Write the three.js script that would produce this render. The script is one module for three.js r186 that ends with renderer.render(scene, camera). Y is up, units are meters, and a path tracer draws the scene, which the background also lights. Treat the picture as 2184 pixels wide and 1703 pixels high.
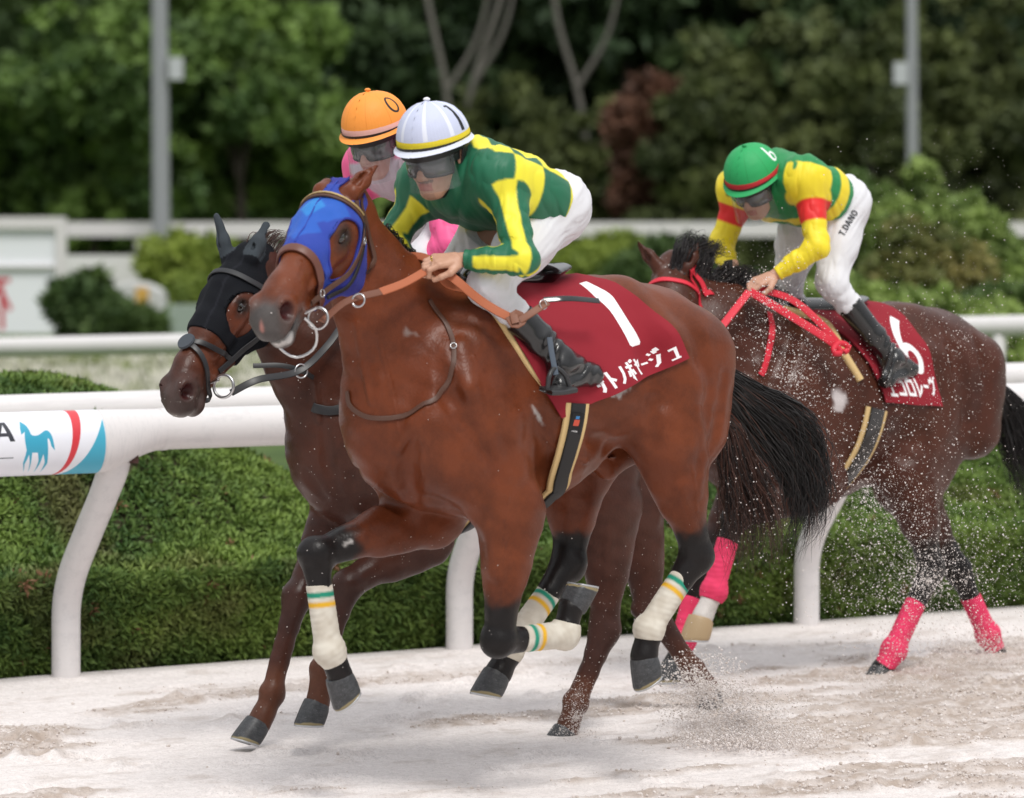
import * as THREE from 'three';
import { mergeGeometries } from 'three/addons/utils/BufferGeometryUtils.js';

// ---------- camera, sky, sun, exposure ----------
const F = 8600, CX = 1092, HY = 476, CAMH = 1.9, PW = 2184, PH = 1703;
const scene = new THREE.Scene();
const camera = new THREE.PerspectiveCamera(2 * Math.atan(PH / 2 / F) * 180 / Math.PI, PW / PH, 0.5, 600);
camera.position.set(0, CAMH, 0);
camera.setViewOffset(PW, PH, 0, PH / 2 - HY, PW, PH);   // shifted lens: the horizon lies high in the picture
camera.focus = 14.2;
camera.userData.fStop = 2.9;
scene.add(camera);
const renderer = new THREE.WebGLRenderer({ antialias: true });
renderer.toneMapping = THREE.LinearToneMapping;
renderer.toneMappingExposure = 1.43;
renderer.shadowMap.enabled = true;
{ // overcast sky: a bright even cloud cover, a little brighter overhead
  const W = 256, H = 128, d = new Float32Array(W * H * 4);
  for (let j = 0; j < H; j++) for (let i = 0; i < W; i++) {
    const el = Math.sin((j + 0.5 - H / 2) / H * Math.PI), up = Math.max(el, 0), u = i / W * Math.PI * 2;
    const cl = 1 + 0.10 * Math.sin(u * 2 + 3 * up) * Math.sin(up * 7 + u) + 0.06 * Math.sin(u * 5 + up * 11);
    const L = el < 0 ? 0.25 : (0.30 + 0.52 * up) * cl;
    const o = (j * W + i) * 4;
    d[o] = L * 0.975; d[o + 1] = L * 0.995; d[o + 2] = L * 1.03; d[o + 3] = 1;
  }
  const t = new THREE.DataTexture(d, W, H, THREE.RGBAFormat, THREE.FloatType);
  t.mapping = THREE.EquirectangularReflectionMapping; t.magFilter = THREE.LinearFilter; t.needsUpdate = true;
  scene.background = t; scene.environment = t;
}
const sun = new THREE.DirectionalLight(new THREE.Color(1, 0.97, 0.92), 1.5);
sun.name = 'sun'; sun.position.set(5, 24, 1); sun.target.position.set(0, 0, -14);
sun.castShadow = true; sun.shadow.radius = 34; sun.shadow.mapSize.set(2048, 2048);
Object.assign(sun.shadow.camera, { left: -12, right: 12, top: 12, bottom: -12, near: 1, far: 90 });
scene.add(sun, sun.target);

// ---------- small tools ----------
function rng(seed) { let s = seed >>> 0; return () => { s = (s + 0x6D2B79F5) | 0; let t = Math.imul(s ^ s >>> 15, 1 | s); t = t + Math.imul(t ^ t >>> 7, 61 | t) ^ t; return ((t ^ t >>> 14) >>> 0) / 4294967296; }; }
const V = (x, y, z) => new THREE.Vector3(x, y, z), A3 = (v) => Array.isArray(v) ? v : [v.x, v.y, v.z];
const lerp = (a, b, t) => a + (b - a) * t, clamp = (x, a = 0, b = 1) => x < a ? a : x > b ? b : x;
const sstep = (a, b, x) => { const t = clamp((x - a) / (b - a)); return t * t * (3 - 2 * t); };
const mixc = (a, b, t) => [lerp(a[0], b[0], t), lerp(a[1], b[1], t), lerp(a[2], b[2], t)];
function hash3(x, y, z) { let h = Math.imul(x, 374761393) + Math.imul(y, 668265263) + Math.imul(z, 2147483647 ^ 0x5bd1e995) | 0; h = Math.imul(h ^ h >>> 13, 1274126177); return ((h ^ h >>> 16) >>> 0) / 4294967296; }
function noise(x, y, z = 0) {
  const xi = Math.floor(x), yi = Math.floor(y), zi = Math.floor(z); let u = x - xi, v = y - yi, w = z - zi;
  u = u * u * (3 - 2 * u); v = v * v * (3 - 2 * v); w = w * w * (3 - 2 * w);
  const c = (a, b, d) => hash3(xi + a, yi + b, zi + d);
  return lerp(lerp(lerp(c(0, 0, 0), c(1, 0, 0), u), lerp(c(0, 1, 0), c(1, 1, 0), u), v), lerp(lerp(c(0, 0, 1), c(1, 0, 1), u), lerp(c(0, 1, 1), c(1, 1, 1), u), v), w);
}
const fbm = (x, y, z, n = 3) => { let s = 0, a = 0.5, f = 1; for (let i = 0; i < n; i++) { s += a * (noise(x * f, y * f, z * f + i * 7.3) * 2 - 1); a *= 0.5; f *= 2.03; } return s; };
const pixP = (px, py, D) => V((px - CX) * D / F, CAMH - (py - HY) * D / F, -D);   // a point D metres in front of the camera
const names = {};
function numbered(n) { const k = names[n] = (names[n] ?? -1) + 1; return k ? n + '_' + String(k).padStart(3, '0') : n; }
function shadowed(o) { o.castShadow = true; o.receiveShadow = true; return o; }
function tag(o, label, category, group) { o.userData.label = label; o.userData.category = category; if (group) o.userData.group = group; return o; }
function thing(name, label, category, pos = [0, 0, 0], turn = 0, group) {
  const o = new THREE.Group(); o.name = numbered(name); o.position.set(...pos); o.rotation.y = turn; scene.add(o); return tag(o, label, category, group);
}
function part(name, geo, mat, parent, label) {
  const g = Array.isArray(geo) ? merge(geo) : geo, m = shadowed(new THREE.Mesh(g, mat)); m.name = name; parent.add(m); if (label) m.userData.label = label; return m;
}
function solo(name, geo, mat, label, category, group) {
  const g = Array.isArray(geo) ? merge(geo) : geo, m = shadowed(new THREE.Mesh(g, mat)); m.name = numbered(name); scene.add(m); return tag(m, label, category, group);
}
function structure(name, geo, mat) { const m = shadowed(new THREE.Mesh(geo, mat)); m.name = name; m.userData.kind = 'structure'; scene.add(m); return m; }
function merge(list) {
  list = list.filter(Boolean).map((g) => g.index ? g.toNonIndexed() : g);
  const keep = ['position', 'normal', 'uv', 'color'].filter((k) => list.some((g) => g.attributes[k]));
  for (const g of list) for (const k of keep) if (!g.attributes[k]) g.setAttribute(k, new THREE.BufferAttribute(new Float32Array(g.attributes.position.count * (k === 'uv' ? 2 : 3)).fill(k === 'color' ? 1 : 0), k === 'uv' ? 2 : 3));
  return list.length === 1 ? list[0] : mergeGeometries(list);
}
const std = (c, rough = 0.6, o = {}) => { const m = new THREE.MeshPhysicalMaterial({ roughness: rough, ...o }); if (c) m.color.setRGB(...c); return m; };
function paintTex(w, h, fn, srgb = true) {
  const c = document.createElement('canvas'); c.width = w; c.height = h; fn(c.getContext('2d'), w, h);
  const t = new THREE.CanvasTexture(c); t.colorSpace = srgb ? THREE.SRGBColorSpace : THREE.NoColorSpace; t.wrapS = t.wrapT = THREE.RepeatWrapping; t.magFilter = THREE.LinearFilter; return t;
}
function dataTex(w, h, fn, srgb = false) {   // fn(u, v) -> grey or [r, g, b], 0..1
  const d = new Uint8Array(w * h * 4);
  for (let j = 0; j < h; j++) for (let i = 0; i < w; i++) { const c = fn(i / w, j / h), o = (j * w + i) * 4; for (let k = 0; k < 3; k++) d[o + k] = clamp(Array.isArray(c) ? c[k] : c) * 255; d[o + 3] = 255; }
  const t = new THREE.DataTexture(d, w, h); t.colorSpace = srgb ? THREE.SRGBColorSpace : THREE.NoColorSpace; t.wrapS = t.wrapT = THREE.RepeatWrapping; t.magFilter = THREE.LinearFilter; t.minFilter = THREE.LinearMipmapLinearFilter; t.generateMipmaps = true; t.needsUpdate = true; return t;
}
const tnoise = (n, seed = 0) => (u, v) => {   // tiling value noise
  const x = u * n, y = v * n, xi = Math.floor(x), yi = Math.floor(y); let a = x - xi, b = y - yi; a = a * a * (3 - 2 * a); b = b * b * (3 - 2 * b);
  const c = (i, j) => hash3((xi + i) % n, (yi + j) % n, seed + n * 13);
  return lerp(lerp(c(0, 0), c(1, 0), a), lerp(c(0, 1), c(1, 1), a), b);
};

// ---------- solid shapes from blended bones ----------
const prim = (t, a, k, op) => ({ t, ax: a[0], ay: a[1], az: a[2], dx: 0.1, dy: 0.1, dz: 0.1, ex: 0.1, ey: 0.1, ez: 0.1, gx: 0.1, gy: 0.1, gz: 0.1, l: 0.1, ra: 0.1, dr: 0.1, k, op, f: 0, sc: 1, big: 1, B: null });
function softCol(fn, p, g, h) {   // colour averaged over the cell, so that printed edges stay even
  const t = Math.abs(g[1]) < 0.8 ? [g[2], 0, -g[0]] : [0, g[2], -g[1]], l = Math.hypot(...t), u = t.map((v) => v / l * h), w = [g[1] * u[2] - g[2] * u[1], g[2] * u[0] - g[0] * u[2], g[0] * u[1] - g[1] * u[0]], c = [0, 0, 0]; let n = 0;
  for (const a of [-0.66, 0, 0.66]) for (const b of [-0.66, 0, 0.66]) { const k = fn(p[0] + u[0] * a + w[0] * b, p[1] + u[1] * a + w[1] * b, p[2] + u[2] * a + w[2] * b, g); c[0] += k[0]; c[1] += k[1]; c[2] += k[2]; n++; } return [c[0] / n, c[1] / n, c[2] / n];
}
class Field {
  constructor() { this.p = []; this.extra = null; this.slack = 0; }
  cone(a, b, ra, rb, k = 0.03, sq = null, op = 1) {   // tapered limb from a to b; sq = [axis, s] flattens it by s along axis
    a = A3(a); b = A3(b); const q = prim(0, a, k, op); q.ra = ra; q.dr = rb - ra;
    let d = [b[0] - a[0], b[1] - a[1], b[2] - a[2]]; q.B = b;
    if (sq) { const e = sq[0]; q.f = 1 / sq[1] - 1; q.ex = e[0]; q.ey = e[1]; q.ez = e[2]; q.sc = Math.min(1, sq[1]); q.big = Math.max(1, sq[1]); const m = (d[0] * e[0] + d[1] * e[1] + d[2] * e[2]) * q.f; d = [d[0] + e[0] * m, d[1] + e[1] * m, d[2] + e[2] * m]; }
    q.dx = d[0]; q.dy = d[1]; q.dz = d[2]; q.l = d[0] * d[0] + d[1] * d[1] + d[2] * d[2] + 1e-12; this.p.push(q); return this;
  }
  ball(c, r, k = 0.02, basis = null, op = 1) {   // ellipsoid, r = [rx, ry, rz] in the basis
    if (!Array.isArray(r)) r = [r, r, r]; const q = prim(1, A3(c), k, op), b = basis ?? [[1, 0, 0], [0, 1, 0], [0, 0, 1]];
    q.ex = b[0][0] / r[0]; q.ey = b[0][1] / r[0]; q.ez = b[0][2] / r[0]; q.dx = b[1][0] / r[1]; q.dy = b[1][1] / r[1]; q.dz = b[1][2] / r[1]; q.gx = b[2][0] / r[2]; q.gy = b[2][1] / r[2]; q.gz = b[2][2] / r[2];
    q.ra = 1 / r[0]; q.dr = 1 / r[1]; q.l = 1 / r[2]; q.f = Math.min(...r); q.big = Math.max(...r); this.p.push(q); return this;
  }
  chain(pts, k = 0.03, sq = null, op = 1) { for (let i = 0; i + 1 < pts.length; i++) this.cone(pts[i][0], pts[i + 1][0], pts[i][1], pts[i + 1][1], k, sq, op); return this; }
  one(q, x, y, z) {
    let px = x - q.ax, py = y - q.ay, pz = z - q.az;
    if (q.t === 0) {
      if (q.f !== 0) { const m = (px * q.ex + py * q.ey + pz * q.ez) * q.f; px += q.ex * m; py += q.ey * m; pz += q.ez * m; }
      let t = (px * q.dx + py * q.dy + pz * q.dz) / q.l; t = t < 0 ? 0 : t > 1 ? 1 : t;
      px -= q.dx * t; py -= q.dy * t; pz -= q.dz * t;
      return (Math.sqrt(px * px + py * py + pz * pz) - q.ra - q.dr * t) * q.sc;
    }
    const u = px * q.ex + py * q.ey + pz * q.ez, v = px * q.dx + py * q.dy + pz * q.dz, w = px * q.gx + py * q.gy + pz * q.gz, k0 = Math.sqrt(u * u + v * v + w * w), a = u * q.ra, b = v * q.dr, c = w * q.l, k1 = Math.sqrt(a * a + b * b + c * c);
    return k1 < 1e-9 ? -q.f : k0 * (k0 - 1) / k1;
  }
  ev(list, x, y, z) {
    let d = 1e3;
    for (let i = 0; i < list.length; i++) {
      const q = list[i], s = this.one(q, x, y, z), k = q.k;
      if (q.op > 0) { const h = k - Math.abs(d - s); d = d < s ? d : s; if (h > 0) d -= h * h / (4 * k); }
      else { const h = k - Math.abs(d + s); d = d > -s ? d : -s; if (h > 0) d += h * h / (4 * k); }
    }
    return d;
  }
  raw(x, y, z) { return this.ev(this.p, x, y, z); }
  at(x, y, z) { const d = this.ev(this.p, x, y, z); return this.extra ? this.extra(x, y, z, d) : d; }
  grad(x, y, z, e = 0.002, list = this.p) {
    const f = (a, b, c) => { const d = this.ev(list, a, b, c); return this.extra ? this.extra(a, b, c, d) : d; };
    const a = f(x + e, y - e, z - e), b = f(x - e, y - e, z + e), c = f(x - e, y + e, z - e), d = f(x + e, y + e, z + e);
    const gx = a - b - c + d, gy = -a - b + c + d, gz = -a + b - c + d, l = Math.hypot(gx, gy, gz) || 1; return [gx / l, gy / l, gz / l];
  }
  snap(v, off = 0, n = 5) { const p = A3(v).slice(); let g; for (let i = 0; i < n; i++) { const d = this.at(...p) - off; g = this.grad(...p); p[0] -= g[0] * d; p[1] -= g[1] * d; p[2] -= g[2] * d; } return { p: V(...p), n: V(...g) }; }
  hit(o, d, t0 = 8, t1 = 24) { let t = t0; for (let i = 0; i < 400 && t < t1; i++) { const s = this.at(o[0] + d[0] * t, o[1] + d[1] * t, o[2] + d[2] * t); if (s < 0.0008) return V(o[0] + d[0] * t, o[1] + d[1] * t, o[2] + d[2] * t); t += Math.max(s * 0.7, 0.0006); } return null; }
  bounds(pad) {
    const lo = [1e9, 1e9, 1e9], hi = [-1e9, -1e9, -1e9], inc = (c, r) => { for (let i = 0; i < 3; i++) { lo[i] = Math.min(lo[i], c[i] - r); hi[i] = Math.max(hi[i], c[i] + r); } };
    for (const q of this.p) if (q.op > 0) { if (q.t) inc([q.ax, q.ay, q.az], q.big); else { inc([q.ax, q.ay, q.az], q.ra * q.big); inc(q.B, (q.ra + q.dr) * q.big); } }
    return [lo.map((v) => v - pad), hi.map((v) => v + pad)];
  }
  mesh(h, opt = {}) {   // surface nets on the cells near the surface
    const [lo, hi] = opt.box ?? this.bounds(0.02 + this.slack), B = 6, nb = [0, 1, 2].map((i) => Math.max(1, Math.ceil((hi[i] - lo[i]) / h / B)));
    const [nx, ny, nz] = nb.map((n) => n * B + 1), val = new Float32Array(nx * ny * nz).fill(1), idx = new Int32Array(nx * ny * nz).fill(-1);
    const ex = this.extra, act = [], r = B * h * Math.sqrt(3) / 2, id = (i, j, k) => (k * ny + j) * nx + i;
    for (let bk = 0; bk < nb[2]; bk++) for (let bj = 0; bj < nb[1]; bj++) for (let bi = 0; bi < nb[0]; bi++) {
      const cx = lo[0] + (bi + 0.5) * B * h, cy = lo[1] + (bj + 0.5) * B * h, cz = lo[2] + (bk + 0.5) * B * h;
      const list = this.p.filter((q) => this.one(q, cx, cy, cz) < r + q.k + 0.008 + this.slack);
      const d = this.ev(list, cx, cy, cz), full = list.length && Math.abs(d) < r + 0.010 + this.slack;
      for (let k = 0; k <= B; k++) for (let j = 0; j <= B; j++) for (let i = 0; i <= B; i++) {
        const n = id(bi * B + i, bj * B + j, bk * B + k);
        if (!full) { if (d < 0 && !ex) val[n] = -1; else if (d < 0 && ex && val[n] === 1) val[n] = ex(lo[0] + (bi * B + i) * h, lo[1] + (bj * B + j) * h, lo[2] + (bk * B + k) * h, d); continue; }
        const x = lo[0] + (bi * B + i) * h, y = lo[1] + (bj * B + j) * h, z = lo[2] + (bk * B + k) * h; let s = this.ev(list, x, y, z); if (ex) s = ex(x, y, z, s); val[n] = s;
      }
      if (full || (ex && list.length && d < 0)) act.push([bi, bj, bk, list]);
    }
    const pos = [], nor = [], col = [], uv = [], tri = [], c = new Float64Array(8);
    for (const [bi, bj, bk, list] of act) for (let k = bk * B; k < bk * B + B; k++) for (let j = bj * B; j < bj * B + B; j++) for (let i = bi * B; i < bi * B + B; i++) {
      if (i >= nx - 1 || j >= ny - 1 || k >= nz - 1) continue;
      const b0 = id(i, j, k); let m = 0;
      for (let q = 0; q < 8; q++) { const v = val[b0 + (q & 1) + (q & 2 ? nx : 0) + (q & 4 ? nx * ny : 0)]; c[q] = v; if (v < 0) m |= 1 << q; }
      if (m === 0 || m === 255) continue;
      let x = 0, y = 0, z = 0, n = 0;
      for (let q = 0; q < 8; q++) for (let ax = 0; ax < 3; ax++) { const o = q | 1 << ax; if (o === q) continue; if ((c[q] < 0) !== (c[o] < 0)) { const t = c[q] / (c[q] - c[o]); x += (q & 1) + (ax === 0 ? t : 0); y += (q >> 1 & 1) + (ax === 1 ? t : 0); z += (q >> 2) + (ax === 2 ? t : 0); n++; } }
      let p = [lo[0] + (i + x / n) * h, lo[1] + (j + y / n) * h, lo[2] + (k + z / n) * h];
      const g = this.grad(...p, h * 0.35, list); let d = this.ev(list, ...p); if (ex) d = ex(...p, d); d = clamp(d, -h * 0.4, h * 0.4);
      p = [p[0] - g[0] * d, p[1] - g[1] * d, p[2] - g[2] * d];
      idx[id(i, j, k)] = pos.length / 3; pos.push(...p); nor.push(...g); if (opt.color) col.push(...(opt.soft ? softCol(opt.color, p, g, h) : opt.color(p[0], p[1], p[2], g))); if (opt.uv) uv.push(...opt.uv(p[0], p[1], p[2], g));
    }
    const quad = (a, b, c, d, flip) => { if (a < 0 || b < 0 || c < 0 || d < 0) return; if (flip) tri.push(a, c, b, a, d, c); else tri.push(a, b, c, a, c, d); };
    for (const [bi, bj, bk] of act) for (let k = bk * B; k < bk * B + B; k++) for (let j = bj * B; j < bj * B + B; j++) for (let i = bi * B; i < bi * B + B; i++) {
      const v = val[id(i, j, k)] < 0;
      if (i < nx - 1 && j > 0 && k > 0) { const w = val[id(i + 1, j, k)] < 0; if (v !== w) quad(idx[id(i, j, k)], idx[id(i, j - 1, k)], idx[id(i, j - 1, k - 1)], idx[id(i, j, k - 1)], v); }
      if (j < ny - 1 && i > 0 && k > 0) { const w = val[id(i, j + 1, k)] < 0; if (v !== w) quad(idx[id(i, j, k)], idx[id(i, j, k - 1)], idx[id(i - 1, j, k - 1)], idx[id(i - 1, j, k)], v); }
      if (k < nz - 1 && i > 0 && j > 0) { const w = val[id(i, j, k + 1)] < 0; if (v !== w) quad(idx[id(i, j, k)], idx[id(i - 1, j, k)], idx[id(i - 1, j - 1, k)], idx[id(i, j - 1, k)], v); }
    }
    const geo = new THREE.BufferGeometry();
    geo.setAttribute('position', new THREE.Float32BufferAttribute(pos, 3)); geo.setAttribute('normal', new THREE.Float32BufferAttribute(nor, 3));
    if (opt.color) geo.setAttribute('color', new THREE.Float32BufferAttribute(col, 3));
    if (opt.uv) geo.setAttribute('uv', new THREE.Float32BufferAttribute(uv, 2));
    geo.setIndex(tri); return orient(geo);
  }
}
// a flat strap along points; lies on a field if one is given, else faces `nrm`
function ribbon(pts, width, thick, { field = null, off = 0, nrm = null, n = 0, closed = false, taper = null, color = null } = {}) {
  const cur = new THREE.CatmullRomCurve3(pts.map((p) => V(...A3(p))), closed, 'centripetal'); n = n || Math.max(8, Math.ceil(cur.getLength() / 0.018));
  const pos = [], nor = [], uv = [], tri = [], P = [], N = [];
  for (let i = 0; i <= n; i++) {
    let p = cur.getPoint(i / n), q = nrm ? (typeof nrm === 'function' ? nrm(p, i / n) : V(...A3(nrm))) : V(0, 0, 1);
    if (field) { const s = field.snap(p, off + thick / 2); p = s.p; q = s.n; } P.push(p); N.push(q.normalize());
  }
  const sec = [[-1, -0.5], [-0.88, -1], [0.88, -1], [1, -0.5], [1, 0.5], [0.88, 1], [-0.88, 1], [-1, 0.5]];
  for (let i = 0; i <= n; i++) {
    const t = (closed ? P[(i + 1) % n].clone().sub(P[(i - 1 + n) % n]) : P[Math.min(i + 1, n)].clone().sub(P[Math.max(i - 1, 0)])).normalize(), q = N[i].clone().addScaledVector(t, -N[i].dot(t)).normalize(), b = t.clone().cross(q);
    const w = width / 2 * (taper ? taper(i / n) : 1);
    for (const [u, v] of sec) { const p = P[i].clone().addScaledVector(b, u * w).addScaledVector(q, v * thick / 2); pos.push(p.x, p.y, p.z); const m = b.clone().multiplyScalar(Math.abs(u) > 0.95 ? u : u * 0.15).addScaledVector(q, Math.abs(u) > 0.95 ? v * 0.4 : v).normalize(); nor.push(m.x, m.y, m.z); uv.push(i / n, (u + 1) / 2); }
  }
  for (let i = 0; i < n; i++) for (let s = 0; s < 8; s++) { const a = i * 8 + s, b = i * 8 + (s + 1) % 8, c = a + 8, d = b + 8; tri.push(a, b, c, b, d, c); }
  if (!closed) for (const e of [0, n]) for (let s = 1; s < 7; s++) tri.push(...(e ? [e * 8, e * 8 + s, e * 8 + s + 1] : [0, s + 1, s]));
  const g = new THREE.BufferGeometry(); g.setAttribute('position', new THREE.Float32BufferAttribute(pos, 3)); g.setAttribute('normal', new THREE.Float32BufferAttribute(nor, 3)); g.setAttribute('uv', new THREE.Float32BufferAttribute(uv, 2)); g.setIndex(tri);
  return orient(g);
}
function tube(pts, r, seg = 8, n = 0, closed = false) { const c = new THREE.CatmullRomCurve3(pts.map((p) => V(...A3(p))), closed, 'centripetal'); return taperTube(c, n || Math.max(8, Math.ceil(c.getLength() / 0.02)), typeof r === 'function' ? r : () => r, seg, closed); }
function taperTube(c, n, r, seg = 8, closed = false) {
  const fr = c.computeFrenetFrames(n, closed), pos = [], nor = [], uv = [], tri = [];
  for (let i = 0; i <= n; i++) { const p = c.getPointAt(Math.min(1, i / n)); for (let s = 0; s <= seg; s++) { const a = s / seg * Math.PI * 2, q = fr.normals[i].clone().multiplyScalar(Math.cos(a)).addScaledVector(fr.binormals[i], Math.sin(a)), w = r(i / n); pos.push(p.x + q.x * w, p.y + q.y * w, p.z + q.z * w); nor.push(q.x, q.y, q.z); uv.push(i / n, s / seg); } }
  for (let i = 0; i < n; i++) for (let s = 0; s < seg; s++) { const a = i * (seg + 1) + s, b = a + seg + 1; tri.push(a, a + 1, b, a + 1, b + 1, b); }
  if (!closed) for (const e of [0, n]) { const k = pos.length / 3, p = c.getPointAt(e / n), t = c.getTangentAt(e / n).multiplyScalar(e ? 1 : -1); pos.push(p.x, p.y, p.z); nor.push(t.x, t.y, t.z); uv.push(0, 0); for (let s = 0; s < seg; s++) { const a = e * (seg + 1) + s; tri.push(...(e ? [k, a, a + 1] : [k, a + 1, a])); } }
  const g = new THREE.BufferGeometry(); g.setAttribute('position', new THREE.Float32BufferAttribute(pos, 3)); g.setAttribute('normal', new THREE.Float32BufferAttribute(nor, 3)); g.setAttribute('uv', new THREE.Float32BufferAttribute(uv, 2)); g.setIndex(tri); return orient(g);
}
function grid(nu, nv, fn, uvfn = null) {   // sheet from fn(u, v) -> Vector3
  const pos = [], uv = [], tri = [];
  for (let j = 0; j <= nv; j++) for (let i = 0; i <= nu; i++) { const p = fn(i / nu, j / nv); pos.push(p.x, p.y, p.z); uv.push(...(uvfn ? uvfn(i / nu, j / nv) : [i / nu, j / nv])); }
  for (let j = 0; j < nv; j++) for (let i = 0; i < nu; i++) { const a = j * (nu + 1) + i, b = a + nu + 1; tri.push(a, a + 1, b, a + 1, b + 1, b); }
  const g = new THREE.BufferGeometry(); g.setAttribute('position', new THREE.Float32BufferAttribute(pos, 3)); g.setAttribute('uv', new THREE.Float32BufferAttribute(uv, 2)); g.setIndex(tri); g.computeVertexNormals(); return g;
}
function orient(g) {   // turn every face to agree with its stored normals
  const p = g.attributes.position.array, n = g.attributes.normal.array, ix = g.index.array;
  for (let i = 0; i < ix.length; i += 3) {
    const a = ix[i] * 3, b = ix[i + 1] * 3, c = ix[i + 2] * 3;
    const ux = p[b] - p[a], uy = p[b + 1] - p[a + 1], uz = p[b + 2] - p[a + 2], vx = p[c] - p[a], vy = p[c + 1] - p[a + 1], vz = p[c + 2] - p[a + 2];
    const fx = uy * vz - uz * vy, fy = uz * vx - ux * vz, fz = ux * vy - uy * vx;
    if (fx * (n[a] + n[b] + n[c]) + fy * (n[a + 1] + n[b + 1] + n[c + 1]) + fz * (n[a + 2] + n[b + 2] + n[c + 2]) < 0) { const t = ix[i + 1]; ix[i + 1] = ix[i + 2]; ix[i + 2] = t; }
  }
  return g;
}
const sub = (a, b) => [a[0] - b[0], a[1] - b[1], a[2] - b[2]], add = (a, b, s = 1) => [a[0] + b[0] * s, a[1] + b[1] * s, a[2] + b[2] * s], mid = (a, b, t = 0.5) => [lerp(a[0], b[0], t), lerp(a[1], b[1], t), lerp(a[2], b[2], t)];
const unit = (a) => { const l = Math.hypot(...a) || 1; return [a[0] / l, a[1] / l, a[2] / l]; };
const cross = (a, b) => [a[1] * b[2] - a[2] * b[1], a[2] * b[0] - a[0] * b[2], a[0] * b[1] - a[1] * b[0]];
const segDist = (p, a, b) => { const d = sub(b, a), q = sub(p, a), t = clamp((q[0] * d[0] + q[1] * d[1] + q[2] * d[2]) / (d[0] * d[0] + d[1] * d[1] + d[2] * d[2] + 1e-12)); return Math.hypot(q[0] - d[0] * t, q[1] - d[1] * t, q[2] - d[2] * t); };

// ---------- the place: sand track, rails, hedge, meadow, far fence, wood ----------
const RU = [0.824, -0.5667], RN = [0.5667, 0.824], R0 = [-1.847, -16.69];   // near rail: direction, side towards the track, first post
const rail = (u, w, y = 0) => V(R0[0] + RU[0] * u + RN[0] * w, y, R0[1] + RU[1] * u + RN[1] * w);
const uOf = (px, w) => { const t = (px - CX) / F, a = [R0[0] + RN[0] * w, R0[1] + RN[1] * w]; return -(a[0] + t * a[1]) / (RU[0] + t * RU[1]); };
const inst = (name, geo, mat, n, fill, parent) => {
  const m = shadowed(new THREE.InstancedMesh(geo, mat, n)); m.name = name; const d = new THREE.Object3D(), c = new THREE.Color();
  for (let i = 0; i < n; i++) { d.position.set(0, 0, 0); d.rotation.set(0, 0, 0); d.scale.setScalar(1); c.setRGB(1, 1, 1); fill(i, d, c); d.updateMatrix(); m.setMatrixAt(i, d.matrix); m.setColorAt(i, c); }
  m.userData.kind = 'stuff'; parent.add(m); return m;
};
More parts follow.
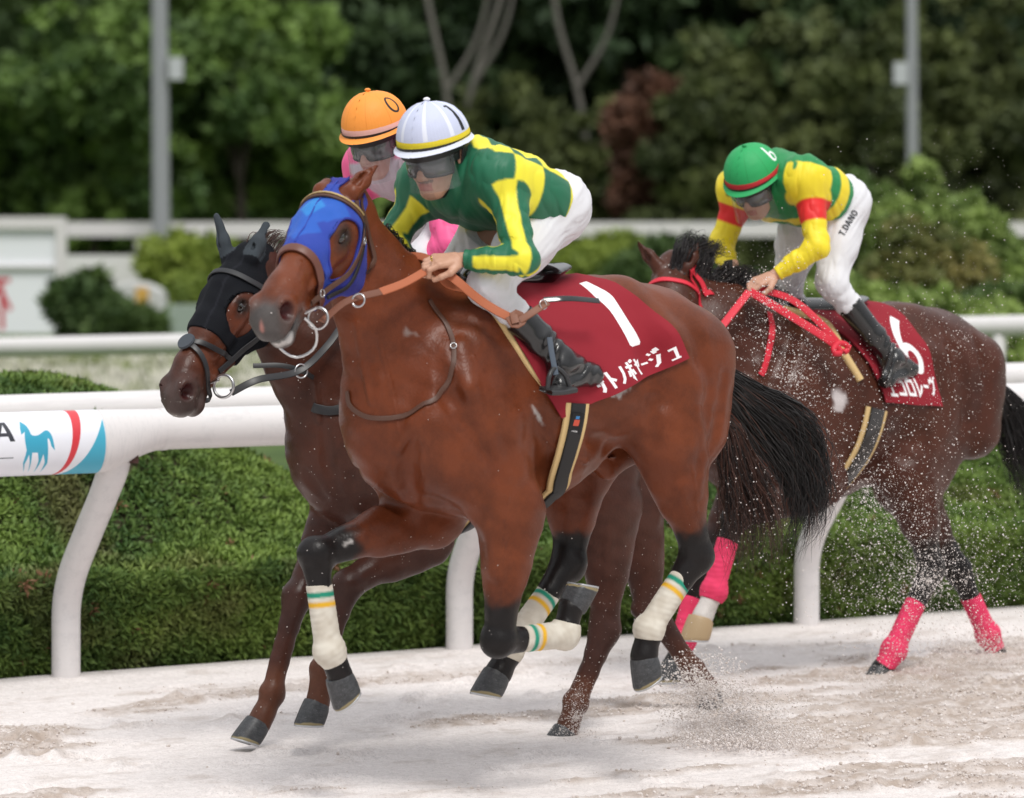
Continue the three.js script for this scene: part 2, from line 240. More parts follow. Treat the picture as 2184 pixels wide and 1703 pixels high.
// churned strips of damp sand, in track coordinates
const churn = (u, w) => { const s = fbm(u * 0.55 + 3.1, w * 1.9, 0.5, 3) + 0.5 * fbm(u * 1.7, w * 4.2, 4.5, 3); return sstep(0.14, 0.30, s + 0.13 + 0.10 * sstep(1.2, 2.6, w) * (1 - sstep(3.4, 4.4, w))) * sstep(0.3, 1.0, w); };
{
  const sandBump = dataTex(512, 512, (u, v) => 0.4 * tnoise(40, 1)(u, v) + 0.35 * tnoise(110, 2)(u, v) + 0.25 * tnoise(256, 3)(u, v));
  const grainT = dataTex(512, 512, (u, v) => { const k = 0.89 + 0.10 * tnoise(256, 4)(u, v) + 0.06 * tnoise(60, 5)(u, v) - (hash3(u * 512 | 0, v * 512 | 0, 7) > 0.985 ? 0.25 : 0); return [k, k * 0.992, k * 0.985]; }, true);
  const mat = std([1, 1, 1], 0.92, { vertexColors: true, bumpMap: sandBump, bumpScale: 0.006, map: grainT, specularIntensity: 0.25 });
  const RP = rng(91), prints = new Map(); for (let i = 0; i < 420; i++) { const u = -2.8 + RP() * 11, w = 0.35 + RP() * 5.6, a = (RP() - 0.5) * 0.9, k = Math.floor(u / 0.4) + ',' + Math.floor(w / 0.4); if (!prints.has(k)) prints.set(k, []); prints.get(k).push([u, w, Math.cos(a), Math.sin(a), 0.014 + 0.022 * RP()]); }
  const print = (u, w) => { let h = 0; const a = Math.floor(u / 0.4), b = Math.floor(w / 0.4); for (let i = a - 1; i <= a + 1; i++) for (let j = b - 1; j <= b + 1; j++) for (const q of prints.get(i + ',' + j) ?? []) { const x = (u - q[0]) * q[2] + (w - q[1]) * q[3], y = -(u - q[0]) * q[3] + (w - q[1]) * q[2], r = Math.hypot(x / 0.10, y / 0.065); if (r < 2.2) h += 0.55 * q[4] * (r < 1 ? -(1 - r * r) * 1.1 : 0) + q[4] * 0.45 * Math.exp(-((r - 1.25) * (r - 1.25)) / 0.06) * (x < 0 ? 1.3 : 0.6); } return h; };
  const H = (u, w) => { const c = churn(u, w); return 0.006 * fbm(u * 1.3, w * 2.1, 1, 3) + 0.002 * Math.sin(w * 42 + 2 * fbm(u * 0.6, w, 3, 2)) + c * (0.006 + 0.016 * fbm(u * 8, w * 12, 2, 3) + 0.016 * Math.abs(fbm(u * 30, w * 34, 6, 2))) + print(u, w) + 0.022 * Math.exp(-(((w + 0.02) / 0.16) ** 2)) * (0.8 + 0.4 * noise(u * 2, 3, 1)); };
  const g = grid(470, 260, (a, b) => { const u = -3 + a * 11.5, w = -0.16 + b * 6.3; return rail(u, w, H(u, w)); }, (a, b) => [a * 11.5 / 1.1, b * 6.3 / 1.1]);
  const P = g.attributes.position, col = []; for (let i = 0; i < P.count; i++) { const dx = P.getX(i) - R0[0], dz = P.getZ(i) - R0[1], u = dx * RU[0] + dz * RU[1], w = dx * RN[0] + dz * RN[1], c = churn(u, w) * clamp(0.10 + 0.55 * noise(u * 15, w * 22, 3) + 0.75 * noise(u * 38, w * 44, 5)) + 0.35 * sstep(0.62, 0.85, noise(u * 5, w * 9, 8) * 0.6 + noise(u * 21, w * 33, 9) * 0.4); col.push(...mixc([0.80, 0.755, 0.745], [0.45, 0.375, 0.325], clamp(c * 0.95))); }
  g.setAttribute('color', new THREE.Float32BufferAttribute(col, 3)); structure('sand_track', g, mat);
  const far = new THREE.PlaneGeometry(60, 26).rotateX(-Math.PI / 2).rotateY(Math.atan2(-RU[1], RU[0])); far.translate(...A3(rail(2, 12.9, -0.035))); structure('outer_sand_track', far, std([0.70, 0.65, 0.63], 0.92, { specularIntensity: 0.25 }));
  const turfT = dataTex(512, 512, (u, v) => { const n = tnoise(14, 1)(u, v), m = tnoise(60, 2)(u, v), f = tnoise(200, 3)(u, v); return mixc([0.16, 0.26, 0.07], [0.36, 0.44, 0.16], clamp(n * 0.5 + m * 0.4 + f * 0.3 - 0.1)); }, true); turfT.repeat.set(60, 60);
  const turf = new THREE.PlaneGeometry(700, 500).rotateX(-Math.PI / 2); turf.translate(0, -0.06, -120); structure('turf_ground', turf, std(null, 0.95, { map: turfT }));
  // clods on the churned strips
  const cl = new THREE.IcosahedronGeometry(1, 1), cp = cl.attributes.position; for (let i = 0; i < cp.count; i++) { const k = 0.7 + 0.6 * noise(cp.getX(i) * 2.1 + 5, cp.getY(i) * 2.1, cp.getZ(i) * 2.1); cp.setXYZ(i, cp.getX(i) * k, cp.getY(i) * k * 0.8, cp.getZ(i) * k); } cl.computeVertexNormals();
  const R = rng(5), root = new THREE.Group(); const list = []; while (list.length < 24000) { const u = -2.5 + R() * 10, w = 0.2 + R() * 5.5, c = churn(u, w); if (R() < c * 0.9 * (noise(u * 6, w * 9, 12) > 0.42 ? 1 : 0.15) + 0.004) list.push([u, w]); }
  const cm = inst('sand_clods', cl, std([1, 1, 1], 0.95), list.length, (i, d, c) => { const [u, w] = list[i], s = 0.0020 + 0.0055 * R() ** 3, p = rail(u, w, H(u, w) + s * 0.4); d.position.copy(p); d.rotation.set(R() * 6, R() * 6, R() * 6); d.scale.setScalar(s); const k = mixc([0.76, 0.71, 0.69], [0.54, 0.47, 0.42], R()); c.setRGB(...k); }, scene);
  // kicked-up sand hanging in the air
  const gr = new THREE.IcosahedronGeometry(1, 0), G = []; const puff = (n, ctr, sz, lift, sMin, sMax, pow) => { for (let i = 0; i < n; i++) { const r = Math.pow(R(), pow), a = R() * 6.283, b = Math.acos(2 * R() - 1); const p = pixP(...ctr); p.x += sz[0] * r * Math.sin(b) * Math.cos(a); p.y += sz[1] * r * Math.cos(b); p.z += sz[2] * r * Math.sin(b) * Math.sin(a); if (p.y < 0.005) p.y = 0.005 + R() * 0.04; p.y += lift * R(); G.push([p, sMin + (sMax - sMin) * R() ** 5, R()]); } };
  puff(8000, [1500, 1480, 15.1], [0.22, 0.16, 0.30], 0.02, 0.0009, 0.0048, 0.8); puff(9000, [1575, 1535, 14.7], [0.30, 0.15, 0.28], 0.0, 0.0008, 0.0042, 0.7); puff(9000, [1600, 1575, 14.5], [0.32, 0.045, 0.25], 0.0, 0.0010, 0.0046, 0.6); puff(1800, [1230, 1530, 14.8], [0.12, 0.18, 0.18], 0, 0.0008, 0.0028, 0.9);
  puff(5200, [1850, 1050, 15.2], [0.62, 0.62, 0.9], 0, 0.0008, 0.0034, 0.75); puff(6500, [1980, 1240, 15.6], [0.5, 0.42, 0.8], 0, 0.0008, 0.0036, 0.75); puff(1100, [1640, 640, 15.2], [0.30, 0.30, 0.5], 0, 0.0008, 0.0034, 0.8); puff(1600, [1690, 800, 15.3], [0.28, 0.30, 0.4], 0, 0.0008, 0.0036, 0.8); puff(500, [1950, 500, 15.5], [0.6, 0.45, 0.5], 0, 0.0007, 0.0026, 0.6); puff(900, [2060, 720, 15.6], [0.4, 0.35, 0.6], 0, 0.0007, 0.0028, 0.7);
  puff(4200, [2040, 1380, 16.8], [0.45, 0.14, 0.4], 0, 0.0009, 0.0040, 0.7); puff(1500, [2110, 1405, 17.2], [0.28, 0.12, 0.2], 0, 0.0009, 0.004, 0.7); puff(800, [1900, 1460, 16.2], [0.35, 0.08, 0.3], 0, 0.001, 0.005, 0.7); puff(500, [1400, 1350, 14.6], [0.4, 0.35, 0.4], 0, 0.0007, 0.0022, 0.7);
  inst('flying_sand_grains', gr, std([1, 1, 1], 0.9), G.length, (i, d, c) => { const [p, s, t] = G[i]; d.position.copy(p); d.rotation.set(R() * 6, R() * 6, R() * 6); d.scale.set(s, s * (0.6 + 0.6 * R()), s); const k = mixc([0.80, 0.75, 0.73], [0.56, 0.49, 0.44], t * t); c.setRGB(...k); }, scene);
}
// --- rails ---
const grime = dataTex(512, 256, (u, v) => { const n = 0.5 * tnoise(12, 21)(u, v) + 0.3 * tnoise(48, 22)(u, v) + 0.2 * tnoise(128, 23)(u, v), sp = hash3(u * 512 | 0, v * 256 | 0, 5) > 0.994 ? 0.12 : 0, st = tnoise(128, 25)(u, v * 0.06) > 0.86 ? 0.05 : 0, k = 1 - 0.03 * sstep(0.52, 0.75, n) - sp * 0.4 - st * 0.3; return [k, k * 0.99, k * 0.975]; }, true); grime.repeat.set(4, 1);
const WHITE = std([0.74, 0.73, 0.755], 0.45, { map: grime, clearcoat: 0.2, clearcoatRoughness: 0.35 });
{
  const th = thing('running_rail', 'near white running rail with goosenecked posts and a printed sleeve', 'rail', A3(rail(0, 0))), L = (u, w, y) => { const p = rail(u, w, y).sub(th.position); return [p.x, p.y, p.z]; };
  const yc = 1.059, r = 0.084, uj = uOf(345, 0.444), us = uOf(202, 0.444), cyl = (a, b, rr, y = yc) => tube([L(a, 0.444, y), L((a + b) / 2, 0.444, y), L(b, 0.444, y)], rr, 24, 24);
  let u = uj; for (let k = 0; k < 5; k++) { const e = u + 3.92; part('rail_tube', cyl(u + 0.002, e, r), WHITE, th); part('joint_sleeve', cyl(u - 0.02, u + 0.012, r + 0.003), WHITE, th); u = e; }
  part('rail_tube', cyl(-8, us - 0.9, r), WHITE, th);
  // sleeve: oval, hanging a little below the rail, tapering into it
  const oval = (a, b, f) => grid(12, 40, (t, v) => { const q = lerp(a, b, t), an = v * Math.PI * 2, k = f(t), rr = lerp(r, 0.098, k), ry = lerp(r, 0.128, k), cy = yc + r - ry + 0.004 * k; const p = rail(q, 0.444, cy).sub(th.position); p.x += RN[0] * Math.sin(an) * rr; p.z += RN[1] * Math.sin(an) * rr; p.y += Math.cos(an) * ry; return p; }, (t, v) => [t, 1 - v * 2]);
  part('taper_cover', oval(us, uj, (t) => 1 - t * t * (3 - 2 * t)), WHITE, th);
  const tx = paintTex(1024, 512, (g, w, h) => {   // printed sleeve, right end in view
    g.fillStyle = '#eef0f8'; g.fillRect(0, 0, w, h); const X = (px) => w * (1 - (202 - px) / 470), Y = (t) => h * t;
    g.fillStyle = '#d83a44'; g.beginPath(); g.moveTo(X(133), 0); g.lineTo(X(157), 0); g.quadraticCurveTo(X(152), Y(0.55), X(108), Y(0.97)); g.lineTo(X(103), Y(0.97)); g.quadraticCurveTo(X(138), Y(0.5), X(133), 0); g.fill();
    g.fillStyle = '#46aecb'; g.beginPath(); g.moveTo(X(200), Y(0.24)); g.lineTo(X(202), Y(0.96)); g.lineTo(X(108), Y(0.99)); g.quadraticCurveTo(X(170), Y(0.62), X(200), Y(0.24)); g.fill();
    g.save(); g.translate(X(22), Y(0.24)); const k = w / 470; g.scale(k, h / 130); g.fillStyle = '#3fa9c9'; g.beginPath(); g.moveTo(2, 0); g.lineTo(9, 4); g.quadraticCurveTo(16, 8, 20, 20); g.quadraticCurveTo(30, 25, 46, 17); g.quadraticCurveTo(60, 10, 66, 28); g.lineTo(70, 42); g.lineTo(62, 36); g.quadraticCurveTo(58, 24, 54, 26); g.lineTo(56, 46); g.lineTo(58, 60); g.lineTo(50, 78); g.lineTo(52, 58); g.lineTo(46, 46); g.lineTo(42, 60); g.lineTo(36, 78); g.lineTo(38, 56); g.lineTo(34, 44); g.lineTo(22, 44); g.lineTo(24, 78); g.lineTo(20, 58); g.lineTo(16, 46); g.lineTo(10, 60); g.lineTo(14, 76); g.lineTo(6, 58); g.lineTo(10, 40); g.quadraticCurveTo(4, 26, 8, 16); g.lineTo(0, 20); g.lineTo(-1, 12); g.closePath(); g.fill(); g.restore();
    g.fillStyle = '#3a3d45'; g.font = 'bold 150px sans-serif'; g.textAlign = 'right'; g.fillText('A', X(8), Y(0.46)); g.fillRect(0, Y(0.62), X(6), 5);
  });
  const uw = 470 / ((us - uOf(0, 0.444)) ? 202 / (us - uOf(0, 0.444)) : 1); part('printed_sleeve', oval(us - uw, us - 0.001, () => 1), std(null, 0.45, { map: tx, clearcoat: 0.2, clearcoatRoughness: 0.3 }), th);
  for (let k = -1; k < 6; k++) { const q = k * 1.96, po = part('post', tube([L(q, 0, -0.15), L(q, 0, 0.16), L(q, 0.005, 0.32), L(q, 0.05, 0.44), L(q, 0.20, 0.64), L(q, 0.33, 0.80), L(q, 0.40, 0.90), L(q, 0.435, 1.00)], (t) => 0.060 + 0.006 * sstep(0.8, 1, t), 22, 44), WHITE, th); const g = new THREE.BoxGeometry(0.035, 0.055, 0.03); g.translate(...L(q + 0.055, 0.478, 0.955)); part('bracket', g, std([0.055, 0.02, 0.014], 0.7), po); }
}
function plainRail(name, label, a, b, y0, y1, posts, ph, lean) {   // straight rail from a to b with bent posts
  const th = thing(name, label, 'rail', [a[0], 0, a[1]], 0, 'white running rails'), n = unit([-(b[1] - a[1]), 0, b[0] - a[0]]), P = (t, w, y) => [(b[0] - a[0]) * t - n[0] * w, y, (b[1] - a[1]) * t - n[2] * w];
  part('rail_tube', tube([P(0, 0, y0), P(0.5, 0, (y0 + y1) / 2), P(1, 0, y1)], 0.084, 20, 30), WHITE, th);
  for (const t of posts) { const y = lerp(y0, y1, t); part('post', tube([P(t, -lean, -0.3), P(t, -lean, y * 0.35), P(t, -lean * 0.8, y * 0.5), P(t, -lean * 0.2, y * 0.82), P(t, 0, y - 0.05)], 0.058, 14, 24), WHITE, th); }
  return th;
}
{ const dx = 4.517, dz = -3.7, e = (t) => [-1.817 + dx * t, -18.1 + dz * t]; plainRail('running_rail', 'second white running rail behind the clipped hedge', e(-1.2), e(2.4), 1.059, 1.059, [0.02, 0.195, 0.392, 0.53, 0.67, 0.81, 0.95], 0.2, 0.25); }
{ const a = pixP(-700, 0, 35.5), b = pixP(2900, 0, 29.8), at = (px) => { const t = (px - CX) / F; return (a.x + t * a.z) / ((a.x - b.x) + t * (a.z - b.z)); }; const yl = 0.742, yr = 1.19; plainRail('running_rail', 'white running rail in front of the pale flower meadow', [a.x, a.z], [b.x, b.z], yl, yr, [-260, 695, 1175, 1655, 2133, 2600].map(at), 0.2, 0.22); }
// --- hedge ---
const leafTuft = (n, len, wid, spread, seed) => { const R = rng(seed), pos = [], tri = []; for (let i = 0; i < n; i++) { const a = R() * 6.283, t = spread * Math.sqrt(R()), d = V(Math.sin(t) * Math.cos(a), Math.cos(t), Math.sin(t) * Math.sin(a)), s = d.clone().cross(V(R() - 0.5, R() - 0.5, R() - 0.5)).normalize(), o = V((R() - 0.5) * len * 0.5, (R() - 0.3) * len * 0.3, (R() - 0.5) * len * 0.5), l = len * (0.6 + 0.6 * R()), k = pos.length / 3, m = o.clone().addScaledVector(d, l * 0.5), e = o.clone().addScaledVector(d, l); for (const p of [o, m.clone().addScaledVector(s, wid), e, m.clone().addScaledVector(s, -wid)]) pos.push(p.x, p.y, p.z); tri.push(k, k + 1, k + 2, k, k + 2, k + 3); } const g = new THREE.BufferGeometry(); g.setAttribute('position', new THREE.Float32BufferAttribute(pos, 3)); g.setIndex(tri); g.computeVertexNormals(); return g; };
const LEAFM = std([1, 1, 1], 0.7, { side: THREE.DoubleSide });
{
  const th = thing('clipped_hedge', 'low clipped evergreen hedge between the two nearest white rails', 'hedge', A3(rail(0, -0.2)));
  const Hh = (u, w) => { const d = -w - 0.09; if (d < 0) return 0; const f = sstep(0, 0.10, d), back = sstep(0.05, 1.45, d), dip = 0.26 * Math.exp(-(((u - 2.15) / 0.5) ** 2)), mound = 0.32 * Math.exp(-(((u - 0.50) / 0.95) ** 2)) * sstep(0.4, 1.1, d); return f * (0.40 + (0.47 - dip) * back + mound) * (1 - sstep(1.75, 2.05, d)) + f * 0.05 * fbm(u * 2.2, w * 2.2, 1, 3); };
  const core = grid(260, 60, (a, b) => { const u = -4 + a * 14, w = -0.20 - b * 2.1, n = 0.04; return rail(u, w, Math.max(Hh(u, w) - 0.045, -0.02) + 0.02 * fbm(u * 9, w * 9, 3, 2)).sub(th.position); });
  part('inner_twigs', core, std([0.060, 0.055, 0.025], 0.95), th);
  const R = rng(77), list = []; while (list.length < 50000) {
    const u = -3.2 + R() * 11.4; let w, y;
    if (R() < 0.34) { w = -0.13 - 0.05 * R(); const t = Hh(u, -0.26); y = t * R(); list.push([u, w + 0.06 - 0.14 * (1 - y / Math.max(t, 0.1)), y, 0]); } else { w = -0.16 - R() * 1.85; y = Hh(u, w); if (y > 0.05) list.push([u, w, y - 0.03 * R(), 1]); }
  }
  inst('foliage', leafTuft(18, 0.040, 0.0048, 1.5, 3), LEAFM, list.length, (i, d, c) => {
    const [u, w, y, top] = list[i], p = rail(u, w, y).sub(th.position), e = 0.03, gu = top ? (Hh(u + e, w) - Hh(u - e, w)) / (2 * e) : 0, gw = top ? (Hh(u, w + e) - Hh(u, w - e)) / (2 * e) : -6; d.position.copy(p);
    const n = V(-gu * RU[0] - gw * RN[0], 1, -gu * RU[1] - gw * RN[1]).normalize().add(V((R() - 0.5) * 0.9, (R() - 0.5) * 0.6 + 0.1, (R() - 0.5) * 0.9)).normalize(); d.quaternion.setFromUnitVectors(V(0, 1, 0), n); d.rotateY(R() * 6.28); d.scale.setScalar(0.7 + 0.7 * R());
    const k = fbm(u * 1.8, w * 3 + y * 2, 2, 3), br = fbm(u * 2.5 + 9, w * 4 + y * 3, 7, 3); let col = mixc([0.050, 0.112, 0.020], [0.205, 0.300, 0.055], clamp(0.45 + k * 1.0 + (R() - 0.5) * 0.5)); if (br > 0.20) col = mixc(col, [0.17, 0.15, 0.055], clamp((br - 0.20) * 2.2)); if (R() < 0.012) col = [0.24, 0.12, 0.06]; c.setRGB(...col);
  }, th);
}
// --- meadow with white blossom, far things ---
{
  const R = rng(31), tuft = leafTuft(10, 0.16, 0.016, 1.1, 8), root = scene;
  inst('white_flower_meadow', tuft, LEAFM, 15000, (i, d, c) => { const D = 38 + 24 * R(), px = -60 + R() * 2300, p = pixP(px, 0, D); d.position.set(p.x, -0.06, p.z); d.rotation.y = R() * 6; d.scale.setScalar(0.8 + 0.9 * R()); const n = fbm(p.x * 0.7, p.z * 0.35, 3, 3); c.setRGB(...(R() < 0.62 + n * 0.9 ? [0.66, 0.64, 0.55] : mixc([0.16, 0.22, 0.06], [0.30, 0.33, 0.12], R()))); }, root);
}
const leafClump = leafTuft(26, 0.20, 0.045, 3.1, 14), bushClump = leafTuft(22, 0.13, 0.028, 2.6, 15);
const BARK = std([0.075, 0.062, 0.050], 0.9), PALEBARK = std([0.15, 0.14, 0.12], 0.85);
function crown(parent, R, lobes, n, pal, geo, size) {   // leaf clumps spread over the lobes' outer shells
  const vol = lobes.map((l) => l[3] * l[4] * l[5]), tot = vol.reduce((a, b) => a + b), acc = []; let s = 0; for (const v of vol) acc.push(s += v / tot);
  return inst('crown', geo, LEAFM, n, (i, d, c) => { const t = R(), l = lobes[acc.findIndex((a) => t <= a)] ?? lobes[0], a = R() * 6.283, b = Math.acos(1 - 1.75 * R()), r = 0.55 + 0.5 * Math.sqrt(R()); const nx = Math.sin(b) * Math.cos(a), ny = Math.cos(b), nz = Math.sin(b) * Math.sin(a); d.position.set(l[0] + l[3] * nx * r, l[1] + l[4] * ny * r, l[2] + l[5] * nz * r); d.rotation.set(R() * 6, R() * 6, R() * 6); d.scale.setScalar(size * (0.7 + 0.7 * R())); const k = clamp(l[6] + (R() - 0.5) * 0.7); c.setRGB(...mixc(pal[0], pal[1], k)); }, parent);
}
function tree(name, label, px, D, h, w, pal, seed, o = {}) {
  const R = rng(seed), p = pixP(px, 0, D), t = thing(name, label, o.cat ?? 'tree', [p.x, -0.06, p.z], 0, o.group), th = h * (o.trunk ?? 0.55), lean = (R() - 0.5) * 0.1 * h, tr = o.r ?? h * 0.016;
  const tip = [lean, th, (R() - 0.5) * 0.4]; part('trunk', tube([[0, -0.2, 0], [lean * 0.3, th * 0.5, 0], tip], (q) => tr * (1.25 - 0.7 * q), 8, 10), o.bark ?? BARK, t);
  const lobes = [], nl = o.lobes ?? 9, y0 = h * (o.low ?? 0.22);
  for (let i = 0; i < nl; i++) { const q = (i + R() * 0.7) / nl, y = lerp(y0, h * 0.92, q), rad = w * (o.conic ? 1.05 - 0.75 * q : Math.sin(Math.PI * (0.2 + 0.72 * q))) , a = R() * 6.283, off = rad * (0.25 + 0.6 * R()) * (o.lr ? 1.1 : 0.7); const lr = rad * ((o.lr ?? 0.42) + 0.2 * R()); lobes.push([lean * q + Math.cos(a) * off, y, Math.sin(a) * off, lr * 1.15, lr * (o.flat ?? 0.72), lr * 1.15, R()]); if (i % 2 === 0 && !o.noLimb) part('limb', tube([mid([0, 0, 0], tip, 0.4 + 0.5 * q), [lean * q + Math.cos(a) * off * 0.5, y - lr * 0.3, Math.sin(a) * off * 0.5], [lean * q + Math.cos(a) * off, y, Math.sin(a) * off]], (k) => tr * 0.5 * (1 - 0.7 * k), 6, 6), o.bark ?? BARK, t); }
  crown(t, R, lobes, o.n ?? 900, pal, o.geo ?? leafClump, o.size ?? 1.5); return t;
}
{
  const BRIGHT = [[0.045, 0.095, 0.018], [0.17, 0.27, 0.050]], EVERGREEN = [[0.030, 0.060, 0.020], [0.070, 0.115, 0.030]], OLIVE = [[0.045, 0.062, 0.018], [0.14, 0.17, 0.050]], RUST = [[0.08, 0.034, 0.020], [0.17, 0.078, 0.045]];
  const ORD = ['first', 'second', 'third', 'fourth', 'fifth', 'sixth', 'seventh', 'eighth', 'ninth', 'tenth', 'last'];
  // bright broadleaf trees at the left
  const lab = ['bright green broadleaf tree at the far left, above the white signboard', 'bright green tree left of the tall light pole', 'tall bright green tree just behind the left light pole', 'wide bright green tree right of the left light pole', 'bright green tree whose crown ends above the orange cap'];
  [[40, 84, 5.6, 2.6], [205, 82, 7.0, 2.7], [400, 86, 9.0, 3.0], [520, 83, 7.2, 2.6], [640, 88, 5.6, 2.2]].forEach(([px, D, h, w], i) => tree('broadleaf_tree', lab[i], px, D, h, w, BRIGHT, 100 + i, { group: 'bright trees on the left', n: 1100, lobes: 16, lr: 0.30 }));
  // shaded wood behind
  const R = rng(9); for (let i = 0; i < 26; i++) tree('woodland_tree', 'dark shaded tree in the wood behind the far fence', -60 + i * 92 + R() * 40, 100 + R() * 16, 11 + 5 * R(), 3.0 + R(), EVERGREEN, 200 + i, { group: 'dark woodland trees', n: 520, lobes: 11, size: 2.6, low: 0.24, lr: 0.36 });
  // olive trees on the right
  for (let i = 0; i < 11; i++) tree('olive_green_tree', ORD[i] + ' olive green tree from the left in the right hand row', 1440 + i * 78 + R() * 26, 88 + R() * 9, 6.2 + 3.4 * R(), 1.7 + 0.6 * R(), OLIVE, 300 + i, { group: 'olive green trees on the right', n: 800, lobes: 9, low: 0.05, conic: true, noLimb: true, size: 1.3 });
  for (let i = 0; i < 5; i++) tree('olive_green_tree', ORD[i] + ' low olive tree from the left in the middle of the wood edge', 1010 + i * 80 + R() * 20, 92 + R() * 6, 4.6 + 2.4 * R(), 1.7, OLIVE, 330 + i, { group: 'olive green trees in the middle', n: 600, lobes: 8, low: 0.05, conic: true, noLimb: true, size: 1.3 });
  tree('rust_brown_tree', 'tree with rust brown dead foliage right of the white cap', 1392, 90, 6.1, 0.95, RUST, 400, { n: 500, lobes: 7, low: 0.22, flat: 1.2 });
  // bare pale trunks
  for (const [px, D, l, pts] of [[952, 94, 'pale forked bare trunk above the jockeys, left of two', [[0, 0, 0], [0.1, 3, 0], [0.0, 5, 0], [-0.5, 7.5, 0], [-0.9, 11, 0]]], [990, 95, 'pale curved bare trunk above the jockeys, right of two', [[-0.1, 0, 0], [0.0, 3.5, 0], [0.2, 5.2, 0], [0.9, 7.4, 0], [1.5, 11, 0]]], [1222, 97, 'pale bare trunk in the dark wood, right of the white cap', [[0.6, 0, 0], [0.3, 4, 0], [0.1, 5.2, 0], [-0.4, 7, 0], [-0.6, 11, 0]]]]) { const p = pixP(px, 0, D), t = thing('bare_tree', l, 'tree', [p.x, -0.06, p.z]); part('trunk', tube(pts, (q) => 0.10 * (1 - 0.5 * q), 10, 24), PALEBARK, t); part('limb', tube([pts[2], [pts[2][0] + 0.7, pts[2][1] + 1.2, 0.2], [pts[2][0] + 1.1, pts[2][1] + 2.8, 0.3]], (q) => 0.08 * (1 - 0.6 * q), 8, 12), PALEBARK, t); }
  // wooded hill closing the view
  const hill = grid(60, 12, (u, v) => V(lerp(-70, 70, u), -0.1 + v * v * 34 + 1.5 * fbm(u * 12, v * 4, 1, 3), -124 - v * 60)); structure('wooded_hill', hill, std([0.050, 0.070, 0.028], 0.95));
  inst('hill_foliage', leafTuft(30, 0.7, 0.16, 3.1, 44), LEAFM, 5000, (i, d, c) => { const u = R(), v = R() * 0.75; d.position.set(lerp(-34, 34, u), v * v * 34 + R() * 3.5, -123 - v * 60 - R() * 2); d.rotation.set(R() * 6, R() * 6, R() * 6); d.scale.setScalar(0.8 + R()); c.setRGB(...mixc([0.030, 0.060, 0.020], [0.070, 0.115, 0.030], R())); }, scene);
  // bushes
  const bush = (label, px, D, h, w, pal, seed, o = {}) => tree('bush', label, px, D, h, w, pal, seed, { cat: 'bush', trunk: 0.3, low: 0.02, geo: bushClump, lobes: 9, n: 1300, size: 1.5, noLimb: true, flat: 0.9, ...o });
  const YG = [[0.09, 0.15, 0.02], [0.26, 0.33, 0.05]], MG = [[0.035, 0.075, 0.015], [0.10, 0.16, 0.035]];
  bush('dark sloping bush beside the white signboard', 190, 62, 1.25, 0.55, MG, 500, { n: 900 }); bush('dark low bush beneath the left light pole', 272, 60, 0.66, 0.55, MG, 501, { n: 700 });
  bush('rounded yellow green bush behind the black ear covers', 420, 74, 1.75, 1.25, YG, 502); bush('small yellow green bush under the left light pole', 262, 76, 1.15, 0.9, YG, 503); bush('yellow green bush right of the jockey in green and yellow', 1290, 72, 1.75, 1.5, YG, 504); bush('green bush behind the ears of the trailing horse', 1440, 70, 1.7, 1.3, MG, 505);
  const SH = [[0.08, 0.14, 0.030], [0.29, 0.39, 0.10]], SR = [[0.10, 0.13, 0.03], [0.33, 0.28, 0.09]];
  bush('large light green shrub behind the jockey in the green cap', 1870, 45, 2.75, 1.05, SH, 510, { size: 0.95, n: 2000 }); bush('tall light green shrub with an upright shoot at the right', 1978, 46, 2.85, 0.7, SH, 511, { size: 0.9, n: 1500, flat: 1.3 }); bush('shrub with reddish young leaves at the right', 1960, 43, 2.2, 0.95, SR, 512, { size: 0.85, n: 1500 }); bush('light green shrub at the right edge of the picture', 2100, 45, 2.5, 0.8, SH, 513, { size: 0.9, n: 1500 });
  bush('low shrub in front of the right rail post', 2150, 41, 1.35, 0.9, MG, 514, { size: 0.9 }); bush('low green shrub behind the thigh of the green capped jockey', 1760, 42, 1.45, 1.0, SH, 515, { size: 0.9 }); bush('low green shrub between the riders', 1600, 44, 1.5, 0.9, MG, 516, { size: 0.9 }); bush('low green shrub above the croup of the trailing horse', 1960, 40, 1.3, 1.1, SH, 517, { size: 0.9 });
}
